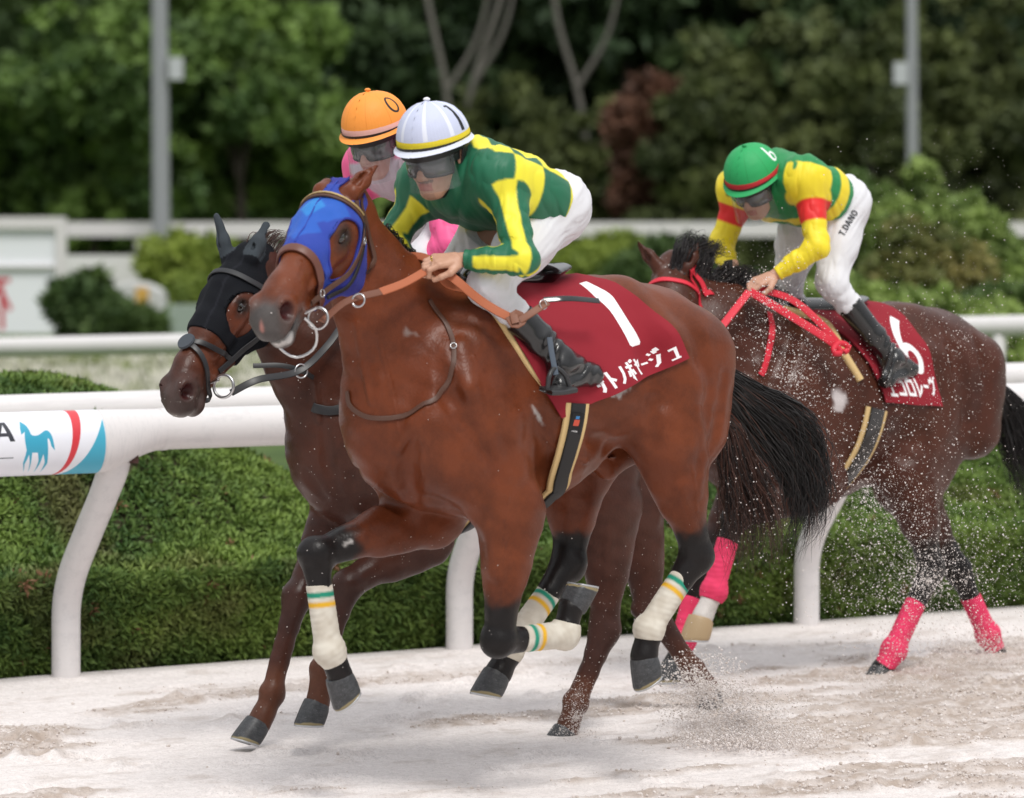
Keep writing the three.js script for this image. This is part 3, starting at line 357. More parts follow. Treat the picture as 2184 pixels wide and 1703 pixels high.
{ // far fence, white wall, light poles, signboard, cart
  const D = 78, s = D / F, p0 = pixP(-300, 0, D), p1 = pixP(2500, 0, D), th = thing('far_fence', 'far white board fence below the wood', 'fence', [p0.x, 0, p0.z]), Y = (py) => CAMH - (py - HY) * s, W = p1.x - p0.x, bx = (x, y, z, w, h, d) => { const g = new THREE.BoxGeometry(w, h, d); g.translate(x, y, z); return g; };
  part('top_board', bx(W / 2, (Y(474) + Y(505)) / 2, 0, W, Y(474) - Y(505), 0.06), WHITE, th);
  for (let x = 0.3; x < W; x += 2.55) { const a = part('post', bx(x, Y(505) / 2 - 0.05, -0.1, 0.16, Y(505), 0.12), WHITE, th); if (x < 5) a.rotation.z = 0; }
  const x0 = pixP(-300, 0, D - 3).x, x1 = pixP(505, 0, D - 3).x, wl = new THREE.BoxGeometry(x1 - x0, Y(542) + 0.1, 0.25); wl.translate((x0 + x1) / 2, Y(542) / 2 - 0.05, -D + 3); solo('low_wall', wl, std([0.74, 0.73, 0.72], 0.7), 'low white wall in front of the far fence at the left', 'wall');
  for (const [px, D2, r, lean, l, by] of [[345, 76.8, 0.165, -0.09, 'tall grey light pole at the upper left', 140], [1948, 76.8, 0.112, -0.06, 'tall grey light pole at the upper right', 150]]) { const p = pixP(px, 0, D2), t = thing('light_pole', l, 'pole', [p.x, -0.06, p.z], 0, 'light poles'); part('pole', tube([[0, 0, 0], [lean * 0.5, 6, 0], [lean * 1.4, 16, 0]], (q) => r * (1.08 - 0.4 * q), 16, 16), std([0.36, 0.37, 0.39], 0.45, { metalness: 0.3 }), t); const g = new THREE.BoxGeometry(0.26, 0.42, 0.2); g.translate(px < 1000 ? 0.28 : -0.25, CAMH - (by - HY) * D2 / F, 0.1); part('junction_box', g, std([0.5, 0.52, 0.54], 0.5), t); }
  const DS = 66, q = pixP(-160, 0, DS), sg = thing('signboard', 'white signboard with red lettering at the left edge', 'sign', [q.x, 0, q.z]), k = DS / F, SY = (py) => CAMH - (py - HY) * k, SX = (px) => (px + 160) * k;
  const tx = paintTex(1024, 512, (g, w, h) => { g.fillStyle = '#eef0f5'; g.fillRect(0, 0, w, h); g.strokeStyle = '#c01028'; g.lineWidth = 38; g.lineCap = 'butt'; const st = (a) => { g.beginPath(); for (let i = 0; i < a.length; i += 2) g[i ? 'lineTo' : 'moveTo'](a[i], a[i + 1]); g.stroke(); }; const X = (px) => (px + 142) / 262 * w, Yy = (py) => (py - 572) / 140 * h; st([X(-22), Yy(598), X(21), Yy(598)]); st([X(3), Yy(598), X(-20), Yy(648)]); st([X(4), Yy(612), X(4), Yy(704)]); st([X(4), Yy(625), X(22), Yy(662)]); st([X(-60), Yy(615), X(-26), Yy(615)]); st([X(-43), Yy(592), X(-43), Yy(704)]); st([X(-43), Yy(618), X(-62), Yy(660)]); });
  for (const [a, b, lo, hi] of [[-142, 120, 488, 566], [-142, 120, 572, 712]]) { const g = new THREE.PlaneGeometry(SX(b) - SX(a), SY(lo) - SY(hi)); g.translate((SX(a) + SX(b)) / 2, (SY(lo) + SY(hi)) / 2, 0.02); part('panel', g, lo > 500 ? std(null, 0.6, { map: tx }) : std([0.84, 0.86, 0.90], 0.6), sg); }
  const fr = (a, b, lo, hi, d) => { const g = new THREE.BoxGeometry(SX(b) - SX(a), SY(lo) - SY(hi), d); g.translate((SX(a) + SX(b)) / 2, (SY(lo) + SY(hi)) / 2, 0.05); part('frame_bar', g, WHITE, sg); }; fr(-160, 142, 463, 488, 0.14); fr(120, 142, 488.5, 722, 0.14); fr(-160, -142, 488.5, 722, 0.14); fr(-141.5, 119.5, 566, 572, 0.10); for (const x of [-150, 131]) { const g = new THREE.BoxGeometry(0.12, SY(722) + 0.1, 0.12); g.translate(SX(x), (SY(722) - 0.1) / 2, 0.05); part('leg', g, WHITE, sg); }
  // small utility cart beyond the bushes, mostly hidden
  const c0 = pixP(298, 0, 72), ct = thing('utility_cart', 'small pale utility cart with an orange panel behind the low bush', 'cart', [c0.x, -0.06, c0.z]); const sh = new THREE.Shape(); sh.moveTo(-0.5, 0.25); sh.lineTo(0.45, 0.25); sh.quadraticCurveTo(0.5, 0.5, 0.42, 0.72); sh.quadraticCurveTo(0.2, 0.9, -0.15, 0.88); sh.quadraticCurveTo(-0.45, 0.8, -0.5, 0.5); const eg = new THREE.ExtrudeGeometry(sh, { depth: 0.8, bevelSize: 0.04, bevelThickness: 0.04, bevelSegments: 2 }); part('body', eg, std([0.55, 0.55, 0.55], 0.5), ct);
  { const g = new THREE.BoxGeometry(0.22, 0.4, 0.04); g.translate(0.12, 0.62, 0.87); part('side_panel', g, std([0.62, 0.36, 0.08], 0.6), ct); } for (const [x, z] of [[-0.3, 0.82], [0.28, 0.82], [-0.3, 0], [0.28, 0]]) { const g = new THREE.CylinderGeometry(0.2, 0.2, 0.1, 18).rotateX(Math.PI / 2); g.translate(x, 0.2, z); part('wheel', g, std([0.02, 0.02, 0.02], 0.8), ct); }
  const bq = pixP(392, 0, 66), bb = new THREE.BoxGeometry(0.62, 0.62, 0.4); bb.translate(bq.x, 0.25, bq.z); solo('storage_box', bb, std([0.30, 0.36, 0.31], 0.7), 'pale grey green storage box behind the black hooded horse', 'box');
}
// ---------- horses ----------
const TH = 35 * Math.PI / 180, CO = Math.cos(TH), SI = Math.sin(TH);
class Mount {   // a horse's own axes: x forward, y up, z to its right; L = metres to its left
  constructor(px, lat) {
    const t = (px - CX) / F, D = -lat / (CO - SI * t); this.X = t * D; this.D = D; this.turn = Math.PI + TH;
    const dx = -this.X, dz = this.D; this.eye = [-CO * dx + SI * dz, CAMH, -(SI * dx + CO * dz)];
  }
  J(px, py, L = 0) {
    const t = (px - CX) / F, a = (this.X + SI * L - t * (this.D - CO * L)) / (CO - t * SI), D = this.D - SI * a - CO * L;
    return [a, CAMH - (py - HY) * D / F, -L];
  }
  ray(px, py) { const dx = (px - CX) / F, dy = -(py - HY) / F, dz = -1, l = Math.hypot(dx, dy, 1); return [(-CO * dx + SI * dz) / l, dy / l, -(SI * dx + CO * dz) / l]; }
  on(f, px, py) { const p = f.hit(this.eye, this.ray(px, py)); if (!p) console.log('no hit', px, py); return p ?? V(...this.J(px, py, 0.2)); }
}
function frameOf(o, fwd, roll = 0) {   // origin, x axis along fwd, z to the right, y dorsal
  const x = V(...fwd).normalize(), z = x.clone().cross(V(0, 1, 0)).normalize(), y = z.clone().cross(x).normalize();
  if (roll) { y.applyAxisAngle(x, roll); z.applyAxisAngle(x, roll); }
  const B = [A3(x), A3(y), A3(z)], at = (p, s = 1) => [0, 1, 2].map((i) => o[i] + s * (B[0][i] * p[0] + B[1][i] * p[1] + B[2][i] * p[2]));
  return { o, B, at, inv: (p) => { const d = [p[0] - o[0], p[1] - o[1], p[2] - o[2]]; return B.map((b) => b[0] * d[0] + b[1] * d[1] + b[2] * d[2]); } };
}
function addHead(f, fr, o = {}) {
  const a = fr.at, B = fr.B, Z = B[2], s = o.scale ?? 1, A = (x, y, z) => a([x * s, y * s, z * s]);
  const C = (p, q, r1, r2, k, w) => f.cone(A(...p), A(...q), r1 * s, r2 * s, k ?? 0.03, w ? [Z, w] : null), E = (p, r, k, op = 1, b = B) => f.ball(A(...p), r.map((v) => v * s), k, b, op);
  C([-0.02, -0.085, 0], [0.13, -0.085, 0], 0.085, 0.098, 0.04, 0.82);          // cranium
  C([0.12, -0.075, 0], [0.30, -0.062, 0], 0.088, 0.060, 0.04, 1.08);           // forehead
  C([0.28, -0.060, 0], [0.50, -0.062, 0], 0.060, 0.044, 0.03, 0.95);           // nasal bone
  C([0.16, -0.13, 0], [0.44, -0.098, 0], 0.105, 0.058, 0.04, 0.62);            // cheeks
  for (const z of [-1, 1]) {
    E([0.135, -0.175, z * 0.052], [0.105, 0.100, 0.030], 0.03);               // jowl
    C([0.20, -0.098, z * 0.068], [0.38, -0.100, z * 0.046], 0.017, 0.010, 0.02); // cheek bone
    E([0.185, -0.048, z * 0.067], [0.050, 0.034, 0.026], 0.025);              // orbit
    C([0.19, -0.205, z * 0.036], [0.44, -0.150, z * 0.020], 0.030, 0.022, 0.03); // lower jaw
  }
  C([0.46, -0.078, 0], [0.555, -0.088, 0], 0.062, 0.058, 0.035, 0.92);         // muzzle
  E([0.578, -0.105, 0], [0.046, 0.058, 0.050], 0.03);                          // upper lip
  C([0.44, -0.150, 0], [0.525, -0.163, 0], 0.030, 0.034, 0.02, 1.05);          // chin
  E([0.545, -0.172, 0], [0.034, 0.026, 0.034], 0.02);
  for (const z of [-1, 1]) {
    E([0.548, -0.066, z * 0.046], [0.050, 0.044, 0.026], 0.02);               // nostril wings
    E([0.566, -0.062, z * 0.070], [0.031, 0.029, 0.034], 0.010, -1);          // nostril hole
    E([0.193, -0.056, z * 0.092], [0.027, 0.019, 0.020], 0.008, -1);          // eye socket
    C([0.166, -0.040, z * 0.085], [0.216, -0.043, z * 0.079], 0.0085, 0.0075, 0.006);   // upper lid
    C([0.168, -0.068, z * 0.086], [0.214, -0.071, z * 0.080], 0.0060, 0.0055, 0.006);
    f.cone(A(0.62, -0.148, z * 0.06), A(0.475, -0.128, z * 0.052), 0.004 * s, 0.007 * s, 0.006, null, -1);  // mouth line
  }
  f.cone(A(0.62, -0.150, 0), A(0.51, -0.134, 0), (o.mouth ?? 0.006) * s, (o.mouth ?? 0.006) * s, 0.006, [Z, 6], -1);
  o.ears = [];
  for (const [z, tip, op] of [[-1, o.tipL, o.openL], [1, o.tipR, o.openR]]) {   // ears: tip relative to the base, in the horse's axes
    if (!tip) continue; const b = A(0.012, -0.012, z * 0.052), e = add(b, tip), m = mid(b, e, 0.42), O = unit(op ?? add(dirW(-0.6, 0.1, 0.7), fr.B[2], z * 0.3));
    const ew = o.earW ?? 1; f.cone(b, m, 0.026 * s * ew, 0.025 * s * ew, 0.02, [O, 0.75]); f.cone(m, e, 0.025 * s * ew, 0.004 * s, 0.012, [O, 0.6]);
    f.cone(add(mid(b, m, 0.7), O, 0.019 * s), add(mid(m, e, 0.6), O, 0.009 * s), 0.013 * s, 0.005 * s, 0.006, null, -1);
    o.ears.push([fr.inv(b).map((v) => v / s), fr.inv(e).map((v) => v / s)]);
  }
}

function hoofGeo(top, down, toe, r = 0.045, h = 0.080) {   // hoof wall with a flat sole; returns [wall, sole, shoe]
  const u = unit(down), t = unit(sub(toe, u.map((v) => v * (toe[0] * u[0] + toe[1] * u[1] + toe[2] * u[2])))), w = cross(u, t), S = 28;
  const P = (f, c, s, y, sh = 0) => V(...[0, 1, 2].map((i) => top[i] + u[i] * y + t[i] * (c * f * (c > 0 ? 1.10 : 0.92) + sh) + w[i] * s * f));
  const ring = (v) => { const rr = r * (lerp(0.98, 1.16, Math.sqrt(v)) + 0.04 * Math.sin(v * 3.1) - (v > 0.93 ? (v - 0.93) * 0.9 : 0)), sh = lerp(0, 0.026, v); return (a) => { const c = Math.cos(a), s = Math.sin(a), heel = c < -0.75 ? 0.9 : 1; return P(rr * heel, c, s, h * v * (c < 0 ? 1 - 0.0 * v : 1) + (1 - v) * (c < 0 ? 0.026 : -0.014) * Math.abs(c), sh * (c > 0 ? 1 + 0.35 * v * c : 1)); }; };
  const wall = grid(S, 14, (x, y) => ring(y)(x * Math.PI * 2)), sole = grid(S, 3, (x, y) => { const p = ring(1)(x * Math.PI * 2), c = P(0, 0, 0, h - 0.008, 0.03); return p.lerp(c, y); });
  const cor = grid(S, 2, (x, y) => { const p = ring(0)(x * Math.PI * 2), c = P(0, 0, 0, -0.01, 0); return p.lerp(c, y); });
  const shoe = []; const pts = []; for (let i = 0; i <= 20; i++) { const a = -2.45 + 4.9 * i / 20; const p = ring(1)(a), c = P(0, 0, 0, h, 0.03); pts.push(p.lerp(c, 0.14).add(V(...u).multiplyScalar(0.002))); }
  shoe.push(ribbon(pts, 0.018, 0.007, { nrm: u, n: 36 }));
  return [[wall, cor], shoe, [sole]];
}

const weaveFine = dataTex(256, 256, (u, v) => 0.5 + 0.25 * Math.sin(u * 2 * Math.PI * 64) + 0.25 * Math.sin(v * 2 * Math.PI * 48) + 0.2 * tnoise(24, 9)(u, v));
const hairBump = dataTex(256, 256, (u, v) => 0.5 * tnoise(128, 3)(u, v) + 0.3 * tnoise(64, 5)(u, v) + 0.2 * tnoise(16, 7)(u, v));
const coatMap = dataTex(512, 512, (u, v) => { const n = 0.55 * tnoise(9, 1)(u, v) + 0.25 * tnoise(37, 2)(u, v) + 0.2 * tnoise(170, 4)(u, v); const k = 0.80 + 0.30 * n; return [k, k, k]; }, true);
const COAT = new THREE.MeshPhysicalMaterial({ vertexColors: true, roughness: 0.38, specularIntensity: 0.5, map: coatMap, bumpMap: hairBump, bumpScale: 0.0010, sheen: 0.15, sheenRoughness: 0.4, sheenColor: new THREE.Color(0.30, 0.20, 0.17) });
const M = {
  hoof: std(null, 0.45, { map: dataTex(256, 128, (u, v) => { const n = tnoise(64, 5)(u, v * 0.2) * 0.5 + tnoise(24, 6)(u, v) * 0.5, e = sstep(0.86, 0.93, v + 0.16 * (tnoise(18, 8)(u, v * 0.3) - 0.55)), b = 0.18 + 0.12 * n + (hash3(u * 256 | 0, v * 128 | 0, 3) > 0.99 ? 0.3 : 0); return mixc([b, b * 1.02, b * 1.06], [0.62, 0.56, 0.40], e * 0.85); }, true) }), sole: std(null, 0.6, { map: dataTex(128, 64, (u, v) => { const a = Math.abs(u - 0.5) * 2; return v < 0.22 ? [0.5, 0.52, 0.54] : a > 0.62 && a < 0.9 ? [0.80, 0.70, 0.48] : [0.10, 0.33, 0.36]; }, true) }), hoofPale: std([0.42, 0.30, 0.17], 0.5), steel: std([0.62, 0.62, 0.63], 0.28, { metalness: 1 }), alu: std([0.55, 0.56, 0.58], 0.4, { metalness: 0.8 }),
  brown: std([0.085, 0.036, 0.022], 0.5), tan: std([0.30, 0.105, 0.042], 0.6), black: std([0.013, 0.013, 0.015], 0.5), gum: std([0.016, 0.016, 0.018], 0.42), eye: std([0.008, 0.006, 0.005], 0.05, { clearcoat: 1, clearcoatRoughness: 0.02 }),
  felt: std([0.66, 0.47, 0.22], 0.9), red: std([0.66, 0.02, 0.045], 0.6), nylon: std([0.014, 0.014, 0.016], 0.7), orange: std([0.42, 0.12, 0.05], 0.7), patent: std([0.006, 0.006, 0.007], 0.16, { clearcoat: 0.6, clearcoatRoughness: 0.1 }), boot: std([0.009, 0.009, 0.010], 0.24, { clearcoat: 0.5, clearcoatRoughness: 0.18 }),
};

function strands(n, seed, rootFn, guideFn, r0, r1, spread, seg = 10) {   // hair: tapered strips along jittered guides; guideFn(u) -> list of points
  const R = rng(seed), pos = [], nor = [], tri = [], col = [];
  for (let i = 0; i < n; i++) {
    const u = R(), ph = R() * 6.28, cw = R() * 0.9 + 0.3, pts = guideFn(u, R).map((p, j, l) => { const q = j / (l.length - 1), s = spread(q), c = s * cw; p = [p[0] + c * Math.sin(ph + j * 1.9), p[1] + c * Math.cos(ph * 2 + j * 1.6), p[2] + c * Math.sin(ph * 3 + j * 2.2)]; return V(p[0] + (R() - 0.5) * 2 * s, p[1] + (R() - 0.5) * 2 * s, p[2] + (R() - 0.5) * 2 * s); });
    const c = new THREE.CatmullRomCurve3(pts), len = 0.72 + 0.28 * R(), k0 = rootFn(u, R), w0 = lerp(r0, r1, R()); let ax = null;
    for (let j = 0; j <= seg; j++) {
      const p = c.getPoint(j / seg * len), t = c.getTangent(j / seg * len); if (!ax) ax = t.clone().cross(V(R() - 0.5, R() - 0.5, R() - 0.5)).normalize(); ax.addScaledVector(t, -ax.dot(t)).normalize();
      const b = t.clone().cross(ax), w = w0 * (1 - 0.92 * (j / seg) ** 1.6), base = pos.length / 3;
      for (let q = 0; q < 3; q++) { const a = q * 2.0944, d = ax.clone().multiplyScalar(Math.cos(a)).addScaledVector(b, Math.sin(a)); pos.push(p.x + d.x * w, p.y + d.y * w, p.z + d.z * w); nor.push(d.x, d.y, d.z); col.push(...k0); }
      if (j < seg) for (let q = 0; q < 3; q++) { const a = base + q, d = base + (q + 1) % 3; tri.push(a, d, a + 3, d, d + 3, a + 3); }
    }
  }
  const g = new THREE.BufferGeometry(); g.setAttribute('position', new THREE.Float32BufferAttribute(pos, 3)); g.setAttribute('normal', new THREE.Float32BufferAttribute(nor, 3)); g.setAttribute('color', new THREE.Float32BufferAttribute(col, 3)); g.setIndex(tri); return orient(g);
}
const HAIR = std([1, 1, 1], 0.42, { vertexColors: true });

function horseField(c) {   // c: joints of one horse, see below
  const f = new Field(), Z = [0, 0, 1], T = c.trunk, o = T.o, k = T.k ?? 1, tilt = T.tilt ?? 0, ct = Math.cos(tilt), st = Math.sin(tilt);
  const W = (a, y, z = 0) => [o[0] + k * (a * ct - y * st), o[1] + k * (a * st + y * ct), z * k];   // trunk axes: origin at mid barrel
  c.W = W;
  const q = (p1, r1, p2, r2, w, kk = 0.06) => f.cone(W(...p1), W(...p2), r1 * k, r2 * k, kk, [Z, w]);
  q([-0.46, 0.090], 0.245, [-0.20, 0.070], 0.275, 0.96);       // croup - loin
  q([-0.20, 0.055], 0.275, [0.02, -0.035], 0.345, 0.84);       // barrel
  q([0.02, -0.035], 0.345, [0.22, -0.065], 0.375, 0.74);
  q([0.22, -0.065], 0.372, [0.40, -0.080], 0.330, 0.72);       // girth - shoulder
  q([0.40, -0.080], 0.300, [0.475, -0.130], 0.205, 0.92);      // breast
  q([0.42, 0.190], 0.095, [0.08, 0.205], 0.080, 0.62);         // withers
  for (const s of [-1, 1]) {
    f.cone(W(-0.30, 0.235, s * 0.075), W(-0.52, 0.160, s * 0.11), 0.115 * k, 0.10 * k, 0.06);   // croup muscles
    f.cone(W(-0.33, 0.10, s * 0.20), W(-0.26, 0.15, s * 0.215), 0.055 * k, 0.04 * k, 0.07);      // point of hip
    f.cone(W(-0.60, 0.10, s * 0.115), W(-0.57, -0.16, s * 0.15), 0.135 * k, 0.115 * k, 0.05);    // buttock
    f.ball(W(0.475, -0.20, s * 0.108), [0.13 * k, 0.155 * k, 0.105 * k], 0.022);                    // pectorals
    f.cone(W(0.33, 0.17, s * 0.125), W(0.50, -0.13, s * 0.17), 0.085 * k, 0.095 * k, 0.05);      // shoulder blade
  }
  c.trunkField = new Field(); c.trunkField.p = f.p.slice();
  // neck
  const N = c.neck;   // [[point, radius, flat], ...] from the shoulder to the throat
  for (let i = 0; i + 1 < N.length; i++) f.cone(N[i][0], N[i + 1][0], N[i][1], N[i + 1][1], 0.06, [N[i][3] ?? Z, N[i][2]]);
  if (c.crest) for (let i = 0; i + 1 < c.crest.length; i++) f.cone(c.crest[i][0], c.crest[i + 1][0], c.crest[i][1], c.crest[i + 1][1], 0.05);
  // legs
  for (const l of c.legs) {
    const s = l.side, j = l.j;
    if (l.fore) {   // shoulder, elbow, knee, fetlock, coronet
      const [sh, el, kn, fe, co] = j, back = l.back ?? unit(sub(el, sh));
      f.cone(sh, el, 0.125, 0.105, 0.05, [Z, 0.8]); f.cone(mid(sh, el, 0.7), mid(el, kn, 0.25), 0.100, 0.088, 0.05, [Z, 0.82]);
      f.cone(W(0.36, 0.05, s * 0.17), el, 0.10 * k, 0.085, 0.05, [Z, 0.75]);                             // triceps
      f.cone(el, mid(el, kn, 0.45), 0.095, 0.078, 0.04, [Z, 0.86]); f.cone(mid(el, kn, 0.4), kn, 0.078, 0.045, 0.03);
      f.ball(kn, 0.056, 0.025); f.cone(kn, mid(kn, fe, 0.3), 0.048, 0.034, 0.025); f.cone(mid(kn, fe, 0.2), fe, 0.034, 0.033, 0.02);
      const tb = unit(cross(Z, sub(fe, kn))).map((v) => v * (l.tend ?? -1)); f.cone(add(mid(kn, fe, 0.12), tb, 0.020), add(fe, tb, 0.018), 0.024, 0.024, 0.015);   // tendons
      f.ball(fe, 0.045, 0.02); f.ball(add(fe, tb, 0.022), 0.030, 0.02); f.cone(fe, co, 0.038, 0.044, 0.02);
    } else {        // hip, stifle, hock, fetlock, coronet
      const [hi, sf, ho, fe, co] = j;
      f.cone(hi, sf, 0.175, 0.130, 0.06, [Z, 0.72]); f.cone(W(-0.56, 0.02, s * 0.14), mid(sf, ho, 0.35), 0.135 * k, 0.085, 0.06, [Z, 0.72]);
      f.ball(sf, [0.10, 0.105, 0.085], 0.05); f.cone(sf, mid(sf, ho, 0.5), 0.118, 0.080, 0.05, [Z, 0.8]); f.cone(mid(sf, ho, 0.4), ho, 0.085, 0.046, 0.035, [Z, 0.9]);
      const bk = unit(cross(Z, sub(fe, ho))).map((v) => v * (l.tend ?? -1)), pt = add(add(ho, bk, 0.046), unit(sub(ho, fe)), 0.040);
      f.cone(mid(sf, ho, 0.55), pt, 0.040, 0.026, 0.03); f.cone(pt, add(mid(ho, fe, 0.3), bk, 0.016), 0.028, 0.028, 0.03);   // hamstring, point of hock
      f.ball(ho, [0.056, 0.060, 0.048], 0.03); f.cone(ho, mid(ho, fe, 0.3), 0.050, 0.038, 0.025); f.cone(mid(ho, fe, 0.2), fe, 0.038, 0.036, 0.02);
      f.cone(add(mid(ho, fe, 0.2), bk, 0.018), add(fe, bk, 0.018), 0.025, 0.024, 0.015); f.ball(fe, 0.047, 0.02); f.ball(add(fe, bk, 0.022), 0.030, 0.02); f.cone(fe, co, 0.039, 0.046, 0.02);
    }
  }
  if (c.sheath) f.cone(c.sheath[0], c.sheath[1], 0.07, 0.05, 0.06, [Z, 0.8]);
  for (const s of [-1, 1]) f.cone(W(-0.14, -0.02, s * 0.17), W(-0.30, -0.09, s * 0.16), 0.12 * k, 0.10 * k, 0.08);   // flank
  c.head = frameOf(c.poll, sub(c.muzzle, c.poll), c.roll ?? 0); c.hs = Math.hypot(...sub(c.muzzle, c.poll)) / 0.60;
  c.headOpt.scale = c.hs; addHead(f, c.head, c.headOpt);
  f.slack = 0.006;
  const ph = c.phase ?? 0;
  f.extra = (x, y, z, d) => d > 0.014 || d < -0.014 ? d : d - 0.0022 * (Math.sin(x * 31 + y * 17 + ph) * Math.sin(z * 37 - y * 23) + Math.sin(x * 47 - y * 39 + z * 21 + ph) * 0.6 * Math.sin(y * 53 + x * 13)) - (c.vein ? c.vein(x, y, z) : 0);
  return f;
}
function coatColor(c) {
  return (x, y, z, n) => {
    const p = [x, y, z], v = fbm(x * 5 + 3, y * 5, z * 5 + (c.phase ?? 0), 3), w = fbm(x * 30, y * 30, z * 30, 2); let k = mixc(c.coat, c.coat2, clamp(0.5 + v * 0.7));
    for (const b of c.paint) { const d = segDist(p, b.a, b.b ?? b.a) + (b.rag ?? 0.02) * w; const t = (1 - sstep(b.r - b.soft, b.r + b.soft, d)) * (b.s ?? 1); if (t > 0) k = mixc(k, b.c, t); }
    return k;
  };
}

// muscle lines: grooves and ridges drawn on the coat through points found on the body
function carve(f, pts, w, depth, k, op) {
  const S = pts.map((p) => { const n = f.grad(p.x, p.y, p.z, 0.01); return add(A3(p), n, op < 0 ? w - depth : depth - w); });
  for (let i = 0; i + 1 < S.length; i++) f.cone(S[i], S[i + 1], w * (i ? 1 : 0.6), w * (i + 2 < S.length ? 1 : 0.6), k, null, op);
}
const groove = (h, f, px, w = 0.03, d = 0.008, k = 0.02) => carve(f, px.map((q) => h.on(f, ...q)), w, d * 1.3, k, -1);
const ridge = (h, f, px, w = 0.02, d = 0.006, k = 0.02) => carve(f, px.map((q) => h.on(f, ...q)), w, d * 1.4, k, 1);
const vein = (h, f, px) => carve(f, px.map((q) => h.on(f, ...q)), 0.0065, 0.0032, 0.006, 1);
const dirpx = (dx, dy) => [-dx / CO, -dy, 0];
const dirW = (x, y, z) => [-CO * x + SI * z, y, -(SI * x + CO * z)];

function bandage(parent, a, b, o, label) {   // wrapped leg bandage from a to b (joints), o: {r0, r1, fet:[p, r], stripes:[[t0,t1,color]...], color}
  const f = new Field(), d = sub(b, a), L = Math.hypot(...d);
  f.cone(a, b, o.r0, o.r1, 0.02); const bk = o.back; if (bk) f.cone(add(a, bk, 0.016), add(b, bk, 0.018), o.r0 * 0.72, o.r1 * 0.82, 0.02);
  if (o.fet) { f.ball(b, o.fet, 0.02); if (bk) f.ball(add(b, bk, 0.02), o.fet * 0.74, 0.02); if (o.end) f.cone(b, o.end, o.fet * 0.96, o.fet * 0.84, 0.02); }
  const u = unit(d), e = o.end ? unit(sub(o.end, b)) : u, eo = o.end ?? b, tilt = unit(cross(u, [0.3, 0.2, 1]));
  f.slack = 0.003;
  f.extra = (x, y, z, s) => {
    const p = [x - a[0], y - a[1], z - a[2]], t = p[0] * u[0] + p[1] * u[1] + p[2] * u[2], w = p[0] * tilt[0] + p[1] * tilt[1] + p[2] * tilt[2];
    const q = [x - eo[0], y - eo[1], z - eo[2]], m = q[0] * e[0] + q[1] * e[1] + q[2] * e[2];
    s -= 0.00035 * Math.sin((t + w * 0.45) * 2 * Math.PI / 0.021) * (t > L * 0.35 ? 1 : 0.3) + 0.0012 * (noise(t * 90, w * 22, x * 9) - 0.5);
    return Math.max(s, -t + w * 0.12, m + w * 0.2);
  };
  const col = (x, y, z) => { const p = [x - a[0], y - a[1], z - a[2]], t = p[0] * u[0] + p[1] * u[1] + p[2] * u[2], w = p[0] * tilt[0] + p[1] * tilt[1] + p[2] * tilt[2]; for (const [s0, s1, c] of o.stripes ?? []) if (t - w * 0.1 > s0 && t - w * 0.1 < s1) return c; return mixc(o.color, o.color2 ?? o.color, clamp(0.5 + fbm(x * 40, y * 40, z * 40, 2) * 1.6)); };
  return part('leg_bandage', f.mesh(0.0042, { color: col, soft: true }), CLOTH, parent, label);
}
const weave = dataTex(128, 128, (u, v) => 0.5 + 0.25 * Math.sin(u * 2 * Math.PI * 32) + 0.25 * Math.sin(v * 2 * Math.PI * 32));
const CLOTH = std([1, 1, 1], 0.85, { vertexColors: true });
function hoof(parent, l, down, toe, mat = M.hoof, o = {}) { const [w, s, so] = hoofGeo(l.j[4], down, toe, o.r, o.h), hf = part('hoof', w, mat, parent); part('horseshoe', s, M.alu, hf); part('sole', so, M.sole, hf); return hf; }

function surfAt(f, x, yc, phi, off, h) {   // point on the trunk at length x, phi degrees down from the spine on the left side
  const a = phi * Math.PI / 180, d = [0, Math.cos(a), -Math.sin(a)], p = f.hit([x, yc + d[1] * 0.75, d[2] * 0.75], d.map((v) => -v), 0, 0.74); return p ? p.addScaledVector(V(...d), off) : V(x, yc + d[1] * 0.3, d[2] * 0.3);
}
function polar(f, h, px, py, yc) { const p = h.on(f, px, py); return [p.x, Math.atan2(-p.z, p.y - yc) * 180 / Math.PI]; }
const KANA = {   // strokes on a 100 x 100 square
  'サ': [[8, 32, 92, 32], [32, 8, 32, 58], [68, 8, 68, 50, 60, 76, 38, 94]], 'ト': [[38, 4, 38, 96], [38, 40, 80, 60]], 'ノ': [[74, 8, 66, 46, 46, 74, 16, 92]],
  'ボ': [[8, 30, 84, 30], [46, 8, 46, 92, 36, 84], [24, 48, 10, 78], [68, 48, 84, 78], [80, 4, 86, 16], [92, 0, 98, 12]], 'ヤ': [[10, 40, 84, 24, 66, 52], [34, 12, 54, 96]], 'ー': [[10, 50, 90, 50]],
  'ジ': [[16, 14, 38, 24], [8, 40, 30, 50], [14, 90, 50, 76, 84, 34], [66, 8, 74, 24], [82, 2, 90, 18]], 'ュ': [[24, 44, 68, 44, 64, 88], [12, 90, 90, 90]],
  'エ': [[14, 18, 86, 18], [50, 18, 50, 84], [6, 84, 94, 84]], 'コ': [[12, 18, 84, 18, 84, 86], [8, 82, 88, 82]], 'ロ': [[16, 18, 84, 18, 84, 86, 16, 86, 16, 18]], 'レ': [[26, 8, 26, 90, 60, 72, 90, 42]],
  'ヴ': [[44, 4, 44, 20], [12, 42, 12, 24, 78, 24, 70, 58, 50, 82, 24, 96], [82, 2, 88, 14], [93, 0, 99, 10]],
};
